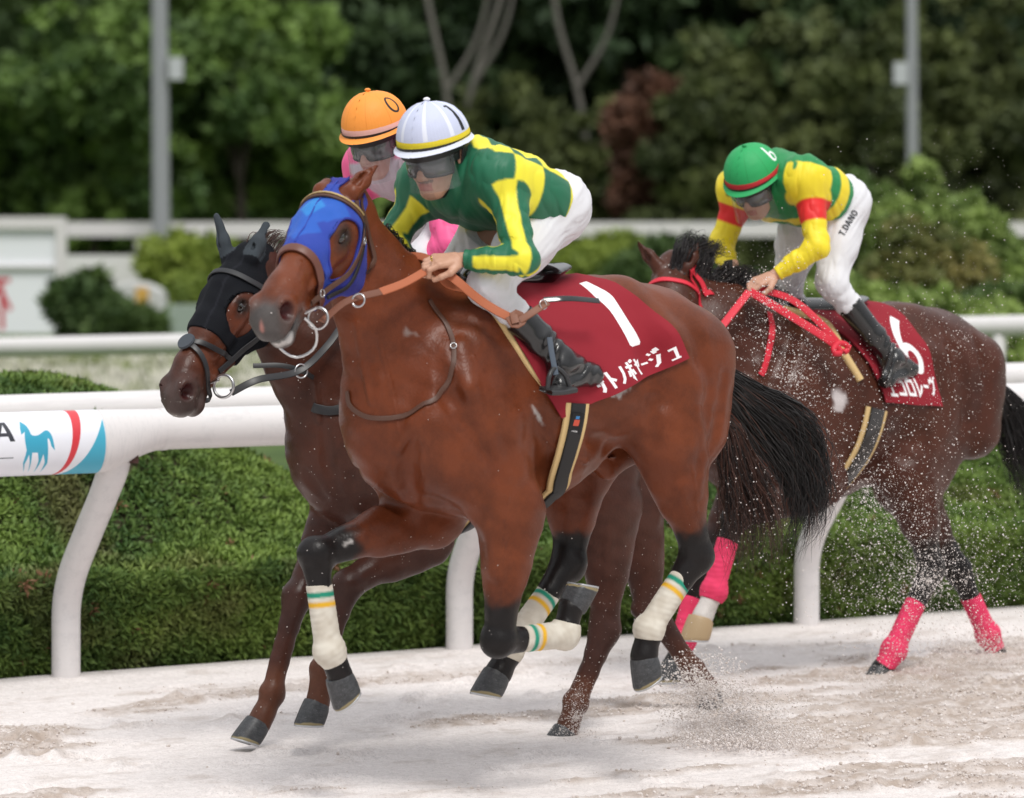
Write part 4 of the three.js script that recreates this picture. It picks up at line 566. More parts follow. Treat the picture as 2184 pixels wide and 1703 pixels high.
function kanaRow(g, txt, x0, x1, t0, t1, b0, b1, lw, color) { const n = txt.length; g.strokeStyle = color; g.lineWidth = lw; [...txt].forEach((ch, i) => { const u = (i + 0.5) / n, x = lerp(x0, x1, i / n), w = (x1 - x0) / n * 0.92, t = lerp(t0, t1, u), b = lerp(b0, b1, u); for (const s of KANA[ch]) { g.beginPath(); for (let k = 0; k < s.length; k += 2) g[k ? 'lineTo' : 'moveTo'](x + s[k] / 100 * w, t + s[k + 1] / 100 * (b - t)); g.stroke(); } }); }
function kana(g, txt, x, y, w, h, lw, color) { g.strokeStyle = color; g.lineWidth = lw; g.lineCap = 'butt'; g.lineJoin = 'miter'; [...txt].forEach((ch, i) => { const cw = w / txt.length; for (const s of KANA[ch]) { g.beginPath(); for (let k = 0; k < s.length; k += 2) g[k ? 'lineTo' : 'moveTo'](x + i * cw + s[k] / 100 * cw * 0.9, y + s[k + 1] / 100 * h); g.stroke(); } }); }
function saddleCloth(f, yc, edge, n = [30, 44]) {   // edge: front/rear curves as [x, phi] at v = 0, .5, 1; runs over the spine to the other side
  const q = (c, v) => { const a = (1 - v) * (1 - 2 * v), b = 4 * v * (1 - v), d = v * (2 * v - 1); return [a * c[0][0] + b * c[1][0] + d * c[2][0], a * c[0][1] + b * c[1][1] + d * c[2][1]]; };
  const P = (u, v, off) => { const s = v < 0 ? -1 : 1, w = Math.abs(v), A = q(edge.front, w), B = q(edge.rear, w), lift = off + 0.004 * Math.sin(u * 9 + w * 3) * w; const p = surfAt(f, lerp(A[0], B[0], u), yc, lerp(A[1], B[1], u), lift); if (s < 0) p.z = -p.z; return p; };
  const vv = (t) => t * 2 - 1, uv = (u, t) => [u, 1 - Math.abs(vv(t))];
  return [grid(n[0], n[1], (u, t) => P(u, vv(t), 0.014), uv), grid(n[0], n[1], (u, t) => P(1 - u, vv(t), 0.006), (u, t) => [0.002, 0.998])];
}

function specks(parent, body, n, seed, keep, s0 = 0.0012, s1 = 0.0036) {   // sand stuck to the coat
  const R = rng(seed), P = body.geometry.attributes.position, N = body.geometry.attributes.normal, pts = []; let guard = 0;
  while (pts.length < n && guard++ < n * 60) { const i = R() * P.count | 0, p = [P.getX(i), P.getY(i), P.getZ(i)]; if (R() < keep(...p)) pts.push([p, [N.getX(i), N.getY(i), N.getZ(i)]]); }
  inst('sand_specks', new THREE.IcosahedronGeometry(1, 0), std([1, 1, 1], 0.9), pts.length, (i, d, c) => { const [p, q] = pts[i], s = s0 + (s1 - s0) * R() ** 3; d.position.set(p[0] + (R() - 0.5) * 0.008 + q[0] * s * 0.2, p[1] + (R() - 0.5) * 0.008 + q[1] * s * 0.2, p[2] + (R() - 0.5) * 0.008 + q[2] * s * 0.2); d.quaternion.setFromUnitVectors(V(0, 1, 0), V(...q)); d.scale.set(s * (0.7 + R()), s * 0.5, s * (0.7 + R())); c.setRGB(...mixc([0.72, 0.68, 0.66], [0.5, 0.45, 0.42], R())); }, parent);
}
function headOnly(c) { const f = new Field(); addHead(f, c.head, { ...c.headOpt }); return f.p; }
// --- the bay horse in the blue hood ---
const BLACKLEG = [0.012, 0.010, 0.010], GREY = [0.085, 0.075, 0.072];
const h1 = new Mount(1150, -11.0), J1 = (px, py, L) => h1.J(px, py, L);
const c1 = {
  trunk: { o: [0.03, 1.37], k: 1, tilt: 0.02 }, phase: 0, coat: [0.135, 0.031, 0.011], coat2: [0.170, 0.043, 0.015],
  poll: J1(716, 398, 0.04), muzzle: J1(552, 642, 0.32), roll: 0.0,
  headOpt: { tipL: dirW(0.085, 0.092, -0.085), tipR: dirW(0.05, 0.03, -0.10), mouth: 0.012 },
  legs: [
    { fore: 1, side: -1, j: [[0.46, 1.14, -0.19], J1(1092, 1085, 0.20), J1(1062, 1368, 0.17), J1(1205, 1350, 0.15), J1(1218, 1298, 0.15)], tend: 1 },
    { fore: 1, side: 1, j: [[0.46, 1.12, 0.19], J1(925, 1095, -0.14), J1(672, 1182, -0.13), J1(704, 1388, -0.12), J1(724, 1440, -0.12)], tend: 1 },
    { side: -1, j: [[-0.42, 1.45, -0.16], J1(1425, 940, 0.20), J1(1487, 1185, 0.17), J1(1385, 1345, 0.14), J1(1374, 1400, 0.14)], tend: 1 },
    { side: 1, j: [[-0.40, 1.42, 0.16], J1(1225, 980, -0.18), J1(1215, 1205, -0.15), J1(1085, 1390, -0.12), J1(1062, 1436, -0.12)], tend: 1 },
  ],
  sheath: [[-0.36, 1.14, 0], [-0.28, 1.08, 0]], paint: [],
};
{
  const c = c1, P = c.poll, hd = frameOf(P, sub(c.muzzle, P)), s = Math.hypot(...sub(c.muzzle, P)) / 0.6, A = (x, y, z) => hd.at([x * s, y * s, z * s]);
  c.neck = [[[0.40, 1.34, 0], 0.30, 0.60], [[0.57, 1.57, -0.01], 0.195, 0.56], [A(0.03, -0.17, 0), 0.125, 0.66]];
  c.crest = [[[0.36, 1.60, 0], 0.06], [[0.56, 1.685, -0.01], 0.045], [A(-0.02, -0.09, 0), 0.06]];
  c.paint = [{ a: A(0.62, -0.07, 0), b: A(0.52, -0.16, 0), r: 0.082, soft: 0.035, c: GREY },
    { a: A(0.606, -0.03, 0.004), b: A(0.630, -0.085, 0.004), r: 0.006, soft: 0.005, rag: 0.006, c: [0.42, 0.19, 0.16] },
    { a: A(0.19, -0.055, -0.09), r: 0.042, soft: 0.03, c: [0.03, 0.018, 0.015] }, { a: A(0.19, -0.055, 0.09), r: 0.042, soft: 0.03, c: [0.03, 0.018, 0.015] }, { a: A(0.56, -0.155, -0.035), b: A(0.60, -0.16, 0.0), r: 0.020, soft: 0.012, rag: 0.03, c: [0.55, 0.52, 0.50] },
    { a: A(-0.09, 0.07, -0.098), r: 0.03, soft: 0.02, c: [0.02, 0.014, 0.012] }];
  for (const z of [-1, 1]) c.paint.push({ a: A(0.562, -0.060, z * 0.05), r: 0.030, soft: 0.008, rag: 0.003, c: [0.05, 0.008, 0.008] });
  for (const l of c.legs) { const [, b, k, f, co] = l.j; c.paint.push({ a: mid(b, k, l.fore ? 0.88 : 0.97), b: k, r: 0.105, soft: 0.035, rag: 0.03, c: BLACKLEG }, { a: k, b: f, r: 0.12, soft: 0.02, c: BLACKLEG }, { a: f, b: co, r: 0.09, soft: 0.02, c: BLACKLEG }); }
}
const f1 = horseField(c1);
{ // muscle lines on the near side
  const G = (p, w, d, k) => groove(h1, f1, p, w, d, k), R = (p, w, d, k) => ridge(h1, f1, p, w, d, k);
  G([[905, 700], [870, 820], [835, 930]], 0.06, 0.009, 0.05); G([[1150, 900], [1165, 1000], [1160, 1060]], 0.04, 0.014, 0.03);
  G([[880, 935], [870, 1010], [885, 1080]], 0.035, 0.014, 0.025); G([[1395, 860], [1390, 930]], 0.04, 0.014, 0.03);
  G([[1545, 800], [1535, 880], [1515, 960]], 0.03, 0.008, 0.02); G([[1480, 700], [1500, 820]], 0.05, 0.008, 0.04);
  R([[1020, 800], [1080, 900], [1110, 1000]], 0.05, 0.012, 0.05); G([[1000, 900], [1060, 1010]], 0.04, 0.008, 0.03);
  R([[1040, 1130], [1060, 1230]], 0.03, 0.008, 0.03); G([[1075, 1120], [1085, 1240]], 0.018, 0.007, 0.012); R([[1450, 1040], [1475, 1130]], 0.025, 0.006, 0.02);
  R([[760, 690], [775, 780], [790, 860]], 0.012, 0.005, 0.012); R([[985, 735], [1000, 830], [1040, 930], [1075, 1010]], 0.030, 0.010, 0.03); G([[935, 760], [960, 850], [1000, 940]], 0.035, 0.008, 0.025); R([[1370, 640], [1430, 720], [1470, 820], [1480, 900]], 0.05, 0.010, 0.05); G([[1330, 660], [1390, 760], [1415, 850]], 0.05, 0.009, 0.04); G([[1240, 930], [1300, 955], [1360, 930]], 0.03, 0.006, 0.03); R([[1080, 1180], [1072, 1280]], 0.008, 0.003, 0.006); R([[905, 870], [880, 905], [850, 960]], 0.02, 0.006, 0.02); G([[760, 1000], [800, 1050], [860, 1085]], 0.03, 0.012, 0.02); R([[1490, 880], [1500, 980], [1490, 1060]], 0.025, 0.007, 0.02); R([[690, 560], [660, 620]], 0.012, 0.004, 0.01); for (const v of [[[800, 640], [812, 740], [840, 840], [850, 920]], [[1010, 760], [1050, 830], [1060, 900]], [[1150, 920], [1190, 960], [1250, 985], [1310, 975]], [[1085, 1060], [1080, 1150], [1060, 1230]], [[1455, 930], [1480, 1010], [1488, 1090]], [[640, 600], [660, 640]]]) vein(h1, f1, v); R([[640, 560], [620, 620]], 0.008, 0.003, 0.006);
}
const horse1 = thing('racehorse', 'bay racehorse in a blue hood, nearest the camera, with white leg bandages', 'horse', [h1.X, 0, -h1.D], h1.turn, 'galloping racehorses');
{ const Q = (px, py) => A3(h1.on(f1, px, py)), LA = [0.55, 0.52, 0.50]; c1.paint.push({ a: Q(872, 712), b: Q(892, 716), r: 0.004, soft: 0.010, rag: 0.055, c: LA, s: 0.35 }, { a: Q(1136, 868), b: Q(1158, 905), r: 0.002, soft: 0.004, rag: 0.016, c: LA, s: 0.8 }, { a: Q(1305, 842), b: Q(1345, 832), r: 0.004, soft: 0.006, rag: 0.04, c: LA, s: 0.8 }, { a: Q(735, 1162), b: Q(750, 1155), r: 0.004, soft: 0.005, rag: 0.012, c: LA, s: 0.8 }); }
const body1 = part('body', f1.mesh(0.008, { color: coatColor(c1), uv: (x, y, z) => [(x + z * 0.7) * 1.6, (y + z * 0.25) * 1.6] }), COAT, horse1);
const H1 = (x, y, z) => c1.head.at([x * c1.hs, y * c1.hs, z * c1.hs]);
function eyes(parent, c) { for (const z of [-1, 1]) { const g = new THREE.SphereGeometry(0.020 * c.hs, 20, 14); g.translate(...c.head.at([0.192 * c.hs, -0.055 * c.hs, z * 0.0735 * c.hs])); part('eye', g, M.eye, parent); } }
eyes(horse1, c1); specks(horse1, body1, 420, 61, (x, y) => y < 0.9 ? 0.9 : 0.12, 0.0007, 0.0018);
{ // hooves and bandages
  const [B, A, C, D] = c1.legs, GRN = [0.01, 0.25, 0.16], YEL = [0.72, 0.40, 0.02], WH = [0.66, 0.62, 0.54], W2 = [0.55, 0.50, 0.42];
  hoof(horse1, A, dirpx(30, 40), dirpx(-30, 30)); hoof(horse1, B, dirpx(8, -50), dirpx(45, -6)); hoof(horse1, C, dirpx(26, 50), dirpx(-40, 34)); hoof(horse1, D, dirpx(-10, 55), dirpx(-50, 12));
  const wrap = (l, t0, end) => { const k = l.j[2], f = l.j[3], bk = unit(cross([0, 0, 1], sub(f, k))).map((v) => v * l.tend), a = mid(k, f, t0); bandage(horse1, a, f, { r0: 0.040, r1: 0.040, fet: 0.0485, back: bk, end: mid(f, l.j[4], end), color: WH, color2: W2, stripes: [[0.022, 0.040, GRN], [0.055, 0.072, YEL]] }); };
  wrap(A, 0.32, 0.55); wrap(B, 0.36, 0.5); wrap(C, 0.30, 0.35); wrap(D, 0.34, 0.3);
}
const hoodTrim = [];
{ // blue hood
  const f = new Field(); f.p = headOnly(c1); f.slack = 0.012; const inv = c1.head.inv, hs = c1.hs;
  f.extra = (x, y, z, d) => {
    const q = inv([x, y, z]).map((v) => v / hs), az = Math.abs(q[2]);
    let s = f1.extra(x, y, z, d) - 0.0065 - 0.0008 * Math.sin(q[0] * 90 + q[1] * 40);
    s = Math.max(s, q[0] - 0.325 + (q[1] < -0.12 ? -0.35 * (q[1] + 0.12) : 0) * -1, -q[0] - 0.045 - 0.20 * q[1]);           // nose edge, poll edge
    s = Math.max(s, -(q[1] + 0.285));
    const ex = (q[0] - 0.205) / 0.082, ey = (q[1] + 0.088) / 0.078; if (az > 0.03) s = Math.max(s, (1 - Math.hypot(ex * 0.92 + ey * 0.25, ey)) * 0.055);   // eye openings
    for (const [b, e] of c1.headOpt.ears) s = Math.max(s, 0.038 - segDist(q, b, e));                                          // ear holes
    return s;
  };
  const lo = [1e9, 1e9, 1e9], hi = [-1e9, -1e9, -1e9]; for (const x of [-0.1, 0.36]) for (const y of [-0.32, 0.06]) for (const z of [-0.15, 0.15]) { const p = H1(x, y, z); for (let i = 0; i < 3; i++) { lo[i] = Math.min(lo[i], p[i]); hi[i] = Math.max(hi[i], p[i]); } }
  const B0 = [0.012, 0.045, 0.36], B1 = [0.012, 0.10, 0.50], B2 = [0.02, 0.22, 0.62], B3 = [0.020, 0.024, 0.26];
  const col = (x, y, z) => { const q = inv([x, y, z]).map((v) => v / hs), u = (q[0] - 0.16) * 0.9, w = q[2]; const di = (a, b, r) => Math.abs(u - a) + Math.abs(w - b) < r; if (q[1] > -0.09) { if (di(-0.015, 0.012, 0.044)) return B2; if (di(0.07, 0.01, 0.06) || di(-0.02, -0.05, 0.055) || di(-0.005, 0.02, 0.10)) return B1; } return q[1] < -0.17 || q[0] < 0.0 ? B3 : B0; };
  for (const z of [-1, 1]) { const pts = []; for (let i = 0; i < 26; i++) { const a = i / 26 * 6.2832, ey = Math.sin(a), ex = (Math.cos(a) - ey * 0.25) / 0.92; const o = H1(0.205 + ex * 0.082, -0.088 + ey * 0.078, z * 0.25), d = c1.head.B[2].map((v) => -v * z), q = f1.hit(o, d, 0, 0.3); if (q) pts.push(q.addScaledVector(V(...d), -0.006)); } hoodTrim.push(tube(pts, 0.0042, 6, 70, true)); }
  { const mp = []; for (let i = 0; i <= 16; i++) { const x = lerp(-0.02, 0.315, i / 16), q = f1.hit(H1(x, 0.2, 0), c1.head.B[1].map((v) => -v), 0, 0.4); if (q) mp.push(q.addScaledVector(V(...c1.head.B[1]), 0.0075)); } part('hood_seam', ribbon(mp, 0.005, 0.003, { nrm: V(...c1.head.B[1]) }), std([0.02, 0.05, 0.34], 0.8), horse1); }
  part('hood', f.mesh(0.0048, { box: [lo, hi], color: col, soft: true, uv: (x, y, z) => { const q = inv([x, y, z]); return [q[0] * 9 + q[2] * 2, q[1] * 9 + q[2] * 6]; } }), std([1, 1, 1], 0.7, { vertexColors: true, bumpMap: weaveFine, bumpScale: 0.0008, sheen: 0.3, sheenColor: new THREE.Color(0.3, 0.4, 0.8) }), horse1, 'blue stretch hood with round eye openings'); for (const t of hoodTrim) part('hood_eye_trim', t, std([0.018, 0.03, 0.28], 0.7), horse1);
}
function strapOn(parent, name, f, pts, w, t, mat, off = 0.001, o = {}) { return part(name, ribbon(pts, w, t, { field: f, off, ...o }), mat, parent); }
{ // bridle
  const fh = new Field(); fh.p = f1.p; fh.slack = 0.01; fh.extra = (x, y, z, d) => d - 0.007;
  const br = part('browband', ribbon([[0.055, -0.10, -0.12], [0.075, -0.02, -0.09], [0.09, 0.01, -0.03], [0.09, 0.01, 0.03], [0.075, -0.02, 0.09], [0.055, -0.10, 0.12]].map((p) => H1(...p)), 0.024, 0.008, { field: fh }), M.brown, horse1);
  part('browband_inlay', ribbon([[0.058, -0.06, -0.11], [0.072, -0.015, -0.09], [0.085, 0.012, -0.03], [0.085, 0.012, 0.03], [0.07, -0.015, 0.09]].map((p) => H1(...p)), 0.009, 0.004, { field: fh, off: 0.008 }), std([0.5, 0.36, 0.16], 0.4, { metalness: 0.5 }), br);
  strapOn(horse1, 'noseband', f1, [[0.36, -0.185, -0.03], [0.355, -0.10, -0.09], [0.34, -0.03, -0.06], [0.335, 0, 0], [0.34, -0.03, 0.06], [0.355, -0.10, 0.09], [0.36, -0.185, 0.03]].map((p) => H1(...p)), 0.030, 0.008, std([0.13, 0.045, 0.03], 0.45), 0.004);
  const ck = part('cheekpiece', ribbon([[0.045, -0.02, -0.09], [0.075, -0.10, -0.11], [0.20, -0.165, -0.10], [0.33, -0.15, -0.08], [0.42, -0.135, -0.07]].map((p) => H1(...p)), 0.018, 0.006, { field: fh, off: 0.001 }), M.brown, horse1);
  for (const [x, y] of [[0.105, -0.125], [0.36, -0.145]]) { const p = fh.snap(H1(x, y, -0.1), 0.008), g = new THREE.TorusGeometry(0.012, 0.0022, 6, 14); g.lookAt(p.n); g.translate(p.p.x, p.p.y, p.p.z); part('buckle', g, M.steel, ck); }
  strapOn(horse1, 'throat_lash', fh, [[0.02, -0.03, -0.09], [0.04, -0.12, -0.10], [0.06, -0.22, -0.08], [0.04, -0.27, 0]].map((p) => H1(...p)), 0.016, 0.005, M.brown, 0.002);
  strapOn(horse1, 'noseband_strap', fh, [[0.05, -0.05, -0.1], [0.12, -0.15, -0.1], [0.24, -0.20, -0.09], [0.34, -0.17, -0.08]].map((p) => H1(...p)), 0.014, 0.005, M.black, 0.003);
  const rg = new THREE.TorusGeometry(0.034, 0.0045, 10, 28); rg.lookAt(V(...dirW(-0.35, 0.1, 0.94))); rg.translate(...H1(0.435, -0.175, -0.072));
  const bt = part('bit', [rg, tube([H1(0.432, -0.14, -0.075), H1(0.45, -0.15, -0.03), H1(0.455, -0.15, 0.03), H1(0.432, -0.14, 0.075)], 0.006)], M.steel, horse1);
  part('bit_ring', tube([H1(0.47, -0.15, -0.05), H1(0.46, -0.20, -0.07), H1(0.47, -0.26, -0.05), H1(0.50, -0.27, 0.0), H1(0.50, -0.22, 0.05), H1(0.47, -0.16, 0.06)], 0.0045), M.steel, bt);
}
{ // saddle cloth, girth, breastplate
  const yc = 1.36, K = (px, py) => polar(f1, h1, px, py, yc);
  const fr = [[0.335, 0], K(1098, 735), K(1194, 890)], re = [[-0.11, 0], K(1396, 672), K(1467, 766)];
  const tex = paintTex(1024, 1024, (g, w, h) => {
    g.fillStyle = '#8e1526'; g.fillRect(0, 0, w, h); g.save(); g.fillStyle = '#f4f4f6'; g.beginPath(); [[0.800, 0.170], [0.866, 0.165], [0.862, 0.300], [0.846, 0.390], [0.815, 0.655], [0.800, 0.675], [0.715, 0.690], [0.702, 0.675], [0.742, 0.410], [0.758, 0.290]].forEach(([x, y], k) => g[k ? 'lineTo' : 'moveTo'](x * w, y * h)); g.closePath(); g.fill(); g.restore();
    kanaRow(g, 'サトノボヤージュ', 0.32 * w, 0.965 * w, 0.835 * h, 0.715 * h, 0.965 * h, 0.955 * h, 21, '#f4f4f6');
  });
  const [out, inn] = saddleCloth(f1, yc, { front: fr, rear: re });
  part('number_cloth', [out, inn], std(null, 0.85, { map: tex, sheen: 0.3, sheenColor: new THREE.Color(0.4, 0.1, 0.12) }), horse1, 'dark red number cloth with a white 1 and katakana name');
  const pad = [[0.36, 0], K(1080, 700), K(1150, 800)];
  part('saddle_pad', tube([surfAt(f1, 0.375, yc, 6, 0.012), ...[[1052, 668], [1085, 715], [1128, 782], [1160, 822]].map(([x, y]) => h1.on(f1, x, y))], (t) => 0.012), M.felt, horse1);
  const gp = [[1228, 860], [1222, 905], [1208, 960], [1192, 1010], [1182, 1045]].map(([x, y]) => h1.on(c1.trunkField, x, y)), um = (k) => surfAt(c1.trunkField, gp[4].x + 0.015, 1.3, 180 - 28 * k, 0);
  const far = gp.slice().reverse().map((p) => V(p.x, p.y, -p.z)), loop = [...gp, um(1), um(0), V(um(1).x, um(1).y, -um(1).z), ...far], gm = std([0.009, 0.009, 0.010], 0.55);
  const gi = part('girth', ribbon(loop, 0.058, 0.010, { field: c1.trunkField, off: 0.012, n: 90 }), gm, horse1);
  part('girth_pad', [ribbon(loop, 0.098, 0.012, { field: c1.trunkField, off: 0.002, n: 90 })], M.felt, gi);
  { const a = h1.on(f1, 1220, 905), s = f1.snap(a, 0.0235), n = s.n, t = V(...A3(gp[2])).sub(gp[1]).normalize(), b = t.clone().cross(n); const tx = paintTex(128, 256, (g) => { g.fillStyle = '#0b0b0d'; g.fillRect(0, 0, 128, 256); g.fillStyle = '#e8e8ea'; g.font = 'bold 24px sans-serif'; g.textAlign = 'center'; g.fillText('KEITA', 64, 190); g.fillText('TOSAKI', 64, 220); g.fillStyle = '#3a7fb8'; g.fillRect(44, 30, 40, 30); g.fillStyle = '#c9503a'; g.fillRect(34, 66, 60, 60); });
    const g = grid(2, 2, (u, v) => s.p.clone().addScaledVector(b, (u - 0.5) * 0.05).addScaledVector(t, (v - 0.5) * 0.09), (u, v) => [1 - u, 1 - v]); part('girth_label', g, std(null, 0.7, { map: tx }), gi); }
  const bp = [[915, 640], [950, 690], [968, 740], [962, 800], [930, 850], [880, 880], [820, 893], [772, 885], [746, 862], [742, 835]].map(([x, y]) => h1.on(f1, x, y));
  const bl = part('breast_strap', ribbon(bp, 0.016, 0.006, { field: f1, off: 0.001 }), M.brown, horse1);
  { const p = f1.snap(bp[2], 0.008), g = new THREE.TorusGeometry(0.010, 0.002, 6, 14); g.lookAt(p.n); g.translate(p.p.x, p.p.y, p.p.z); part('buckle', g, M.steel, bl); }
  // small racing saddle
  const sf = new Field(); sf.cone([0.26, 1.715, 0], [0.00, 1.715, 0], 0.045, 0.040, 0.03, [[0, 0, 1], 1.6]); sf.cone([0.0, 1.735, 0], [-0.085, 1.752, 0], 0.030, 0.016, 0.03, [[0, 0, 1], 4.2]); sf.cone([0.25, 1.745, -0.03], [0.25, 1.745, 0.03], 0.026, 0.026, 0.02);
  part('saddle', sf.mesh(0.007), M.patent, horse1);
}
{ // tail and mane
  const T = [c1.W(-0.66, 0.10, 0), J1(1594, 850, 0.02), J1(1655, 900, 0.02), J1(1708, 955, 0.03), J1(1726, 1020, 0.05), J1(1696, 1085, 0.05)].map(A3);
  part('tail', strands(1150, 11, (u, R) => { const k = 0.6 + 0.9 * R(); return R() < 0.12 ? [0.05 * k, 0.022 * k, 0.015 * k] : [0.012 * k, 0.010 * k, 0.010 * k]; }, (u, R) => { const d = (R() - 0.5) * 2, e = (R() - 0.5) * 2, sh = R(); return T.map((p, i) => { const s = [0.015, 0.045, 0.075, 0.085, 0.075, 0.05][i]; return [p[0] + d * s, p[1] + e * s * 1.2 - sh * 0.02 * i * i * 0.3, p[2] + (R() - 0.5) * s]; }); }, 0.0016, 0.004, (t) => 0.004 + 0.030 * t * t), HAIR, horse1);
  const dock = new Field(); dock.cone(T[0], mid(T[0], T[1], 0.75), 0.04, 0.022, 0.02); part('dock', dock.mesh(0.008), std([0.012, 0.010, 0.010], 0.5), horse1);
  part('mane', strands(420, 12, (u, R) => { const k = 0.6 + 0.8 * R(); return [0.013 * k, 0.010 * k, 0.010 * k]; }, (u, R) => { const a = mid(H1(-0.01, -0.02, 0), [0.33, 1.72, 0], 0.45 + 0.55 * u), s = f1.snap([a[0], a[1] + 0.03, a[2]], -0.005); const b = [s.p.x, s.p.y, s.p.z], z = u > 0.55 && R() < 0.6 ? -1 : 1; return [b, add(b, [-0.03, 0.006, z * 0.03]), add(b, [-0.06, -0.03, z * 0.06]), add(b, [-0.07, -0.10, z * 0.09])]; }, 0.0014, 0.003, (t) => 0.006 + 0.012 * t, 7), HAIR, horse1);
}
const c1bit = (z) => H1(0.435, -0.19, z * 0.078);
// ---------- riders ----------
const SKINM = std([1, 1, 1], 0.5, { vertexColors: true, sheen: 0.2, sheenColor: new THREE.Color(0.5, 0.3, 0.25) });
const SILK = std([1, 1, 1], 0.55, { vertexColors: true, sheen: 0.25, sheenColor: new THREE.Color(0.5, 0.5, 0.4) });
const WHITEC = std([0.72, 0.72, 0.755], 0.7, { vertexColors: true });
M.lens = std([0.10, 0.105, 0.11], 0.06, { transmission: 0.30, clearcoat: 1, clearcoatRoughness: 0.03 });
M.film = std([0.86, 0.88, 0.90], 0.06, { transmission: 0.95, specularIntensity: 0.7 });
M.strap = std([0.012, 0.012, 0.013], 0.5);

const fold = (x, y, z) => Math.abs(noise(x * 0.7 + y * 0.9, y * 0.5 - z * 1.1, z * 0.6 + x * 0.4) * 2 - 1);   // creased cloth
const riderParts = new Map();
function addFace(f, fr, o = {}) {   // head axes: x forward, y up, z right, origin between the ears
  const A = (x, y, z) => fr.at([x, y, z]), E = (p, r, k, op = 1) => f.ball(A(...p), r, k, fr.B, op), C = (p, q, a, b, k, op = 1) => f.cone(A(...p), A(...q), a, b, k, null, op);
  E([0.002, 0.045, 0], [0.096, 0.088, 0.076], 0.03); E([0.03, -0.005, 0], [0.066, 0.075, 0.064], 0.03);
  E([0.045, -0.045, 0], [0.046, 0.050, 0.052], 0.03); C([-0.005, -0.045, -0.05], [0.055, -0.092, -0.022], 0.020, 0.020, 0.025); C([-0.005, -0.045, 0.05], [0.055, -0.092, 0.022], 0.020, 0.020, 0.025);
  E([0.066, -0.094, 0], [0.026, 0.020, 0.026], 0.02); E([0.075, -0.062, 0], [0.022, 0.024, 0.030], 0.02);
  C([0.088, 0.012, 0], [0.108, -0.026, 0], 0.010, 0.014, 0.014); E([0.106, -0.031, 0], [0.015, 0.012, 0.013], 0.008); for (const z of [-1, 1]) { E([0.097, -0.034, z * 0.013], [0.011, 0.009, 0.008], 0.006); E([0.102, -0.041, z * 0.008], [0.005, 0.004, 0.004], 0.004, -1); }
  for (const z of [-1, 1]) { E([0.078, 0.004, z * 0.031], [0.018, 0.013, 0.018], 0.015, -1); C([0.083, 0.019, z * 0.012], [0.071, 0.022, z * 0.046], 0.009, 0.008, 0.012); E([0.068, -0.020, z * 0.042], [0.022, 0.018, 0.018], 0.02); E([0.073, 0.003, z * 0.031], [0.014, 0.012, 0.014], 0.004); }
  C([0.094, -0.056, -0.014], [0.094, -0.056, 0.014], 0.0068, 0.0068, 0.005); C([0.0925, -0.068, -0.011], [0.0925, -0.068, 0.011], 0.0078, 0.0078, 0.005); C([0.112, -0.062, -0.02], [0.112, -0.062, 0.02], 0.015, 0.015, 0.002, -1);
  for (const z of [-1, 1]) { E([-0.014, -0.005, z * 0.082], [0.020, 0.034, 0.010], 0.006); E([-0.008, -0.004, z * 0.093], [0.010, 0.019, 0.006], 0.004, -1); }
}
function addHand(f, wr, fingers, dorsal, thumbSide, curl = 1, s = 1) {   // palm with four curled fingers and a thumb
  const x = unit(fingers), z = unit(cross(x, dorsal)).map((v) => v * thumbSide), y = unit(cross(z, x)).map((v) => v * thumbSide), P = (a, b, c) => [0, 1, 2].map((i) => wr[i] + s * (x[i] * a + y[i] * b + z[i] * c)), B = [x, y, z];
  f.cone(P(-0.05, 0, 0), P(0.01, 0, 0), 0.026 * s, 0.026 * s, 0.01, [y, 0.75]);
  for (let i = 0; i < 4; i++) { const c = lerp(0.030, -0.030, i / 3); f.cone(P(0.012, 0, c * 0.55), P(0.082 - Math.abs(i - 1) * 0.004, 0.004, c), 0.016 * s, 0.012 * s, 0.014); }
  const len = [0.92, 1.05, 0.98, 0.78];
  for (let i = 0; i < 4; i++) {
    const c = lerp(0.030, -0.030, i / 3), b = [0.082 - Math.abs(i - 1) * 0.004, 0.004, c], l = len[i]; let a = -0.35 * curl, p = b;
    for (const [d, r0, r1, da] of [[0.042, 0.0105, 0.0095, 1.25], [0.026, 0.0095, 0.0085, 1.1], [0.020, 0.0085, 0.0070, 0]]) { const q = [p[0] + Math.cos(a) * d * l, p[1] + Math.sin(a) * d * l, p[2] - c * 0.06]; f.cone(P(...p), P(...q), r0 * s, r1 * s, 0.003); p = q; a -= da * curl; }
  }
  f.cone(P(0.015, -0.006, 0.030), P(0.048, -0.018, 0.050), 0.014 * s, 0.012 * s, 0.010); f.cone(P(0.048, -0.018, 0.050), P(0.078, -0.030, 0.048), 0.011 * s, 0.010 * s, 0.004); f.cone(P(0.078, -0.030, 0.048), P(0.098, -0.044, 0.038), 0.010 * s, 0.008 * s, 0.004);
}
function helmetTex(base, band, draw) { return paintTex(1024, 512, (g, w, h) => { g.fillStyle = base; g.fillRect(0, 0, w, h); g.fillStyle = band; g.fillRect(0, h * 0.80, w, h * 0.105); draw(g, w, h); }); }
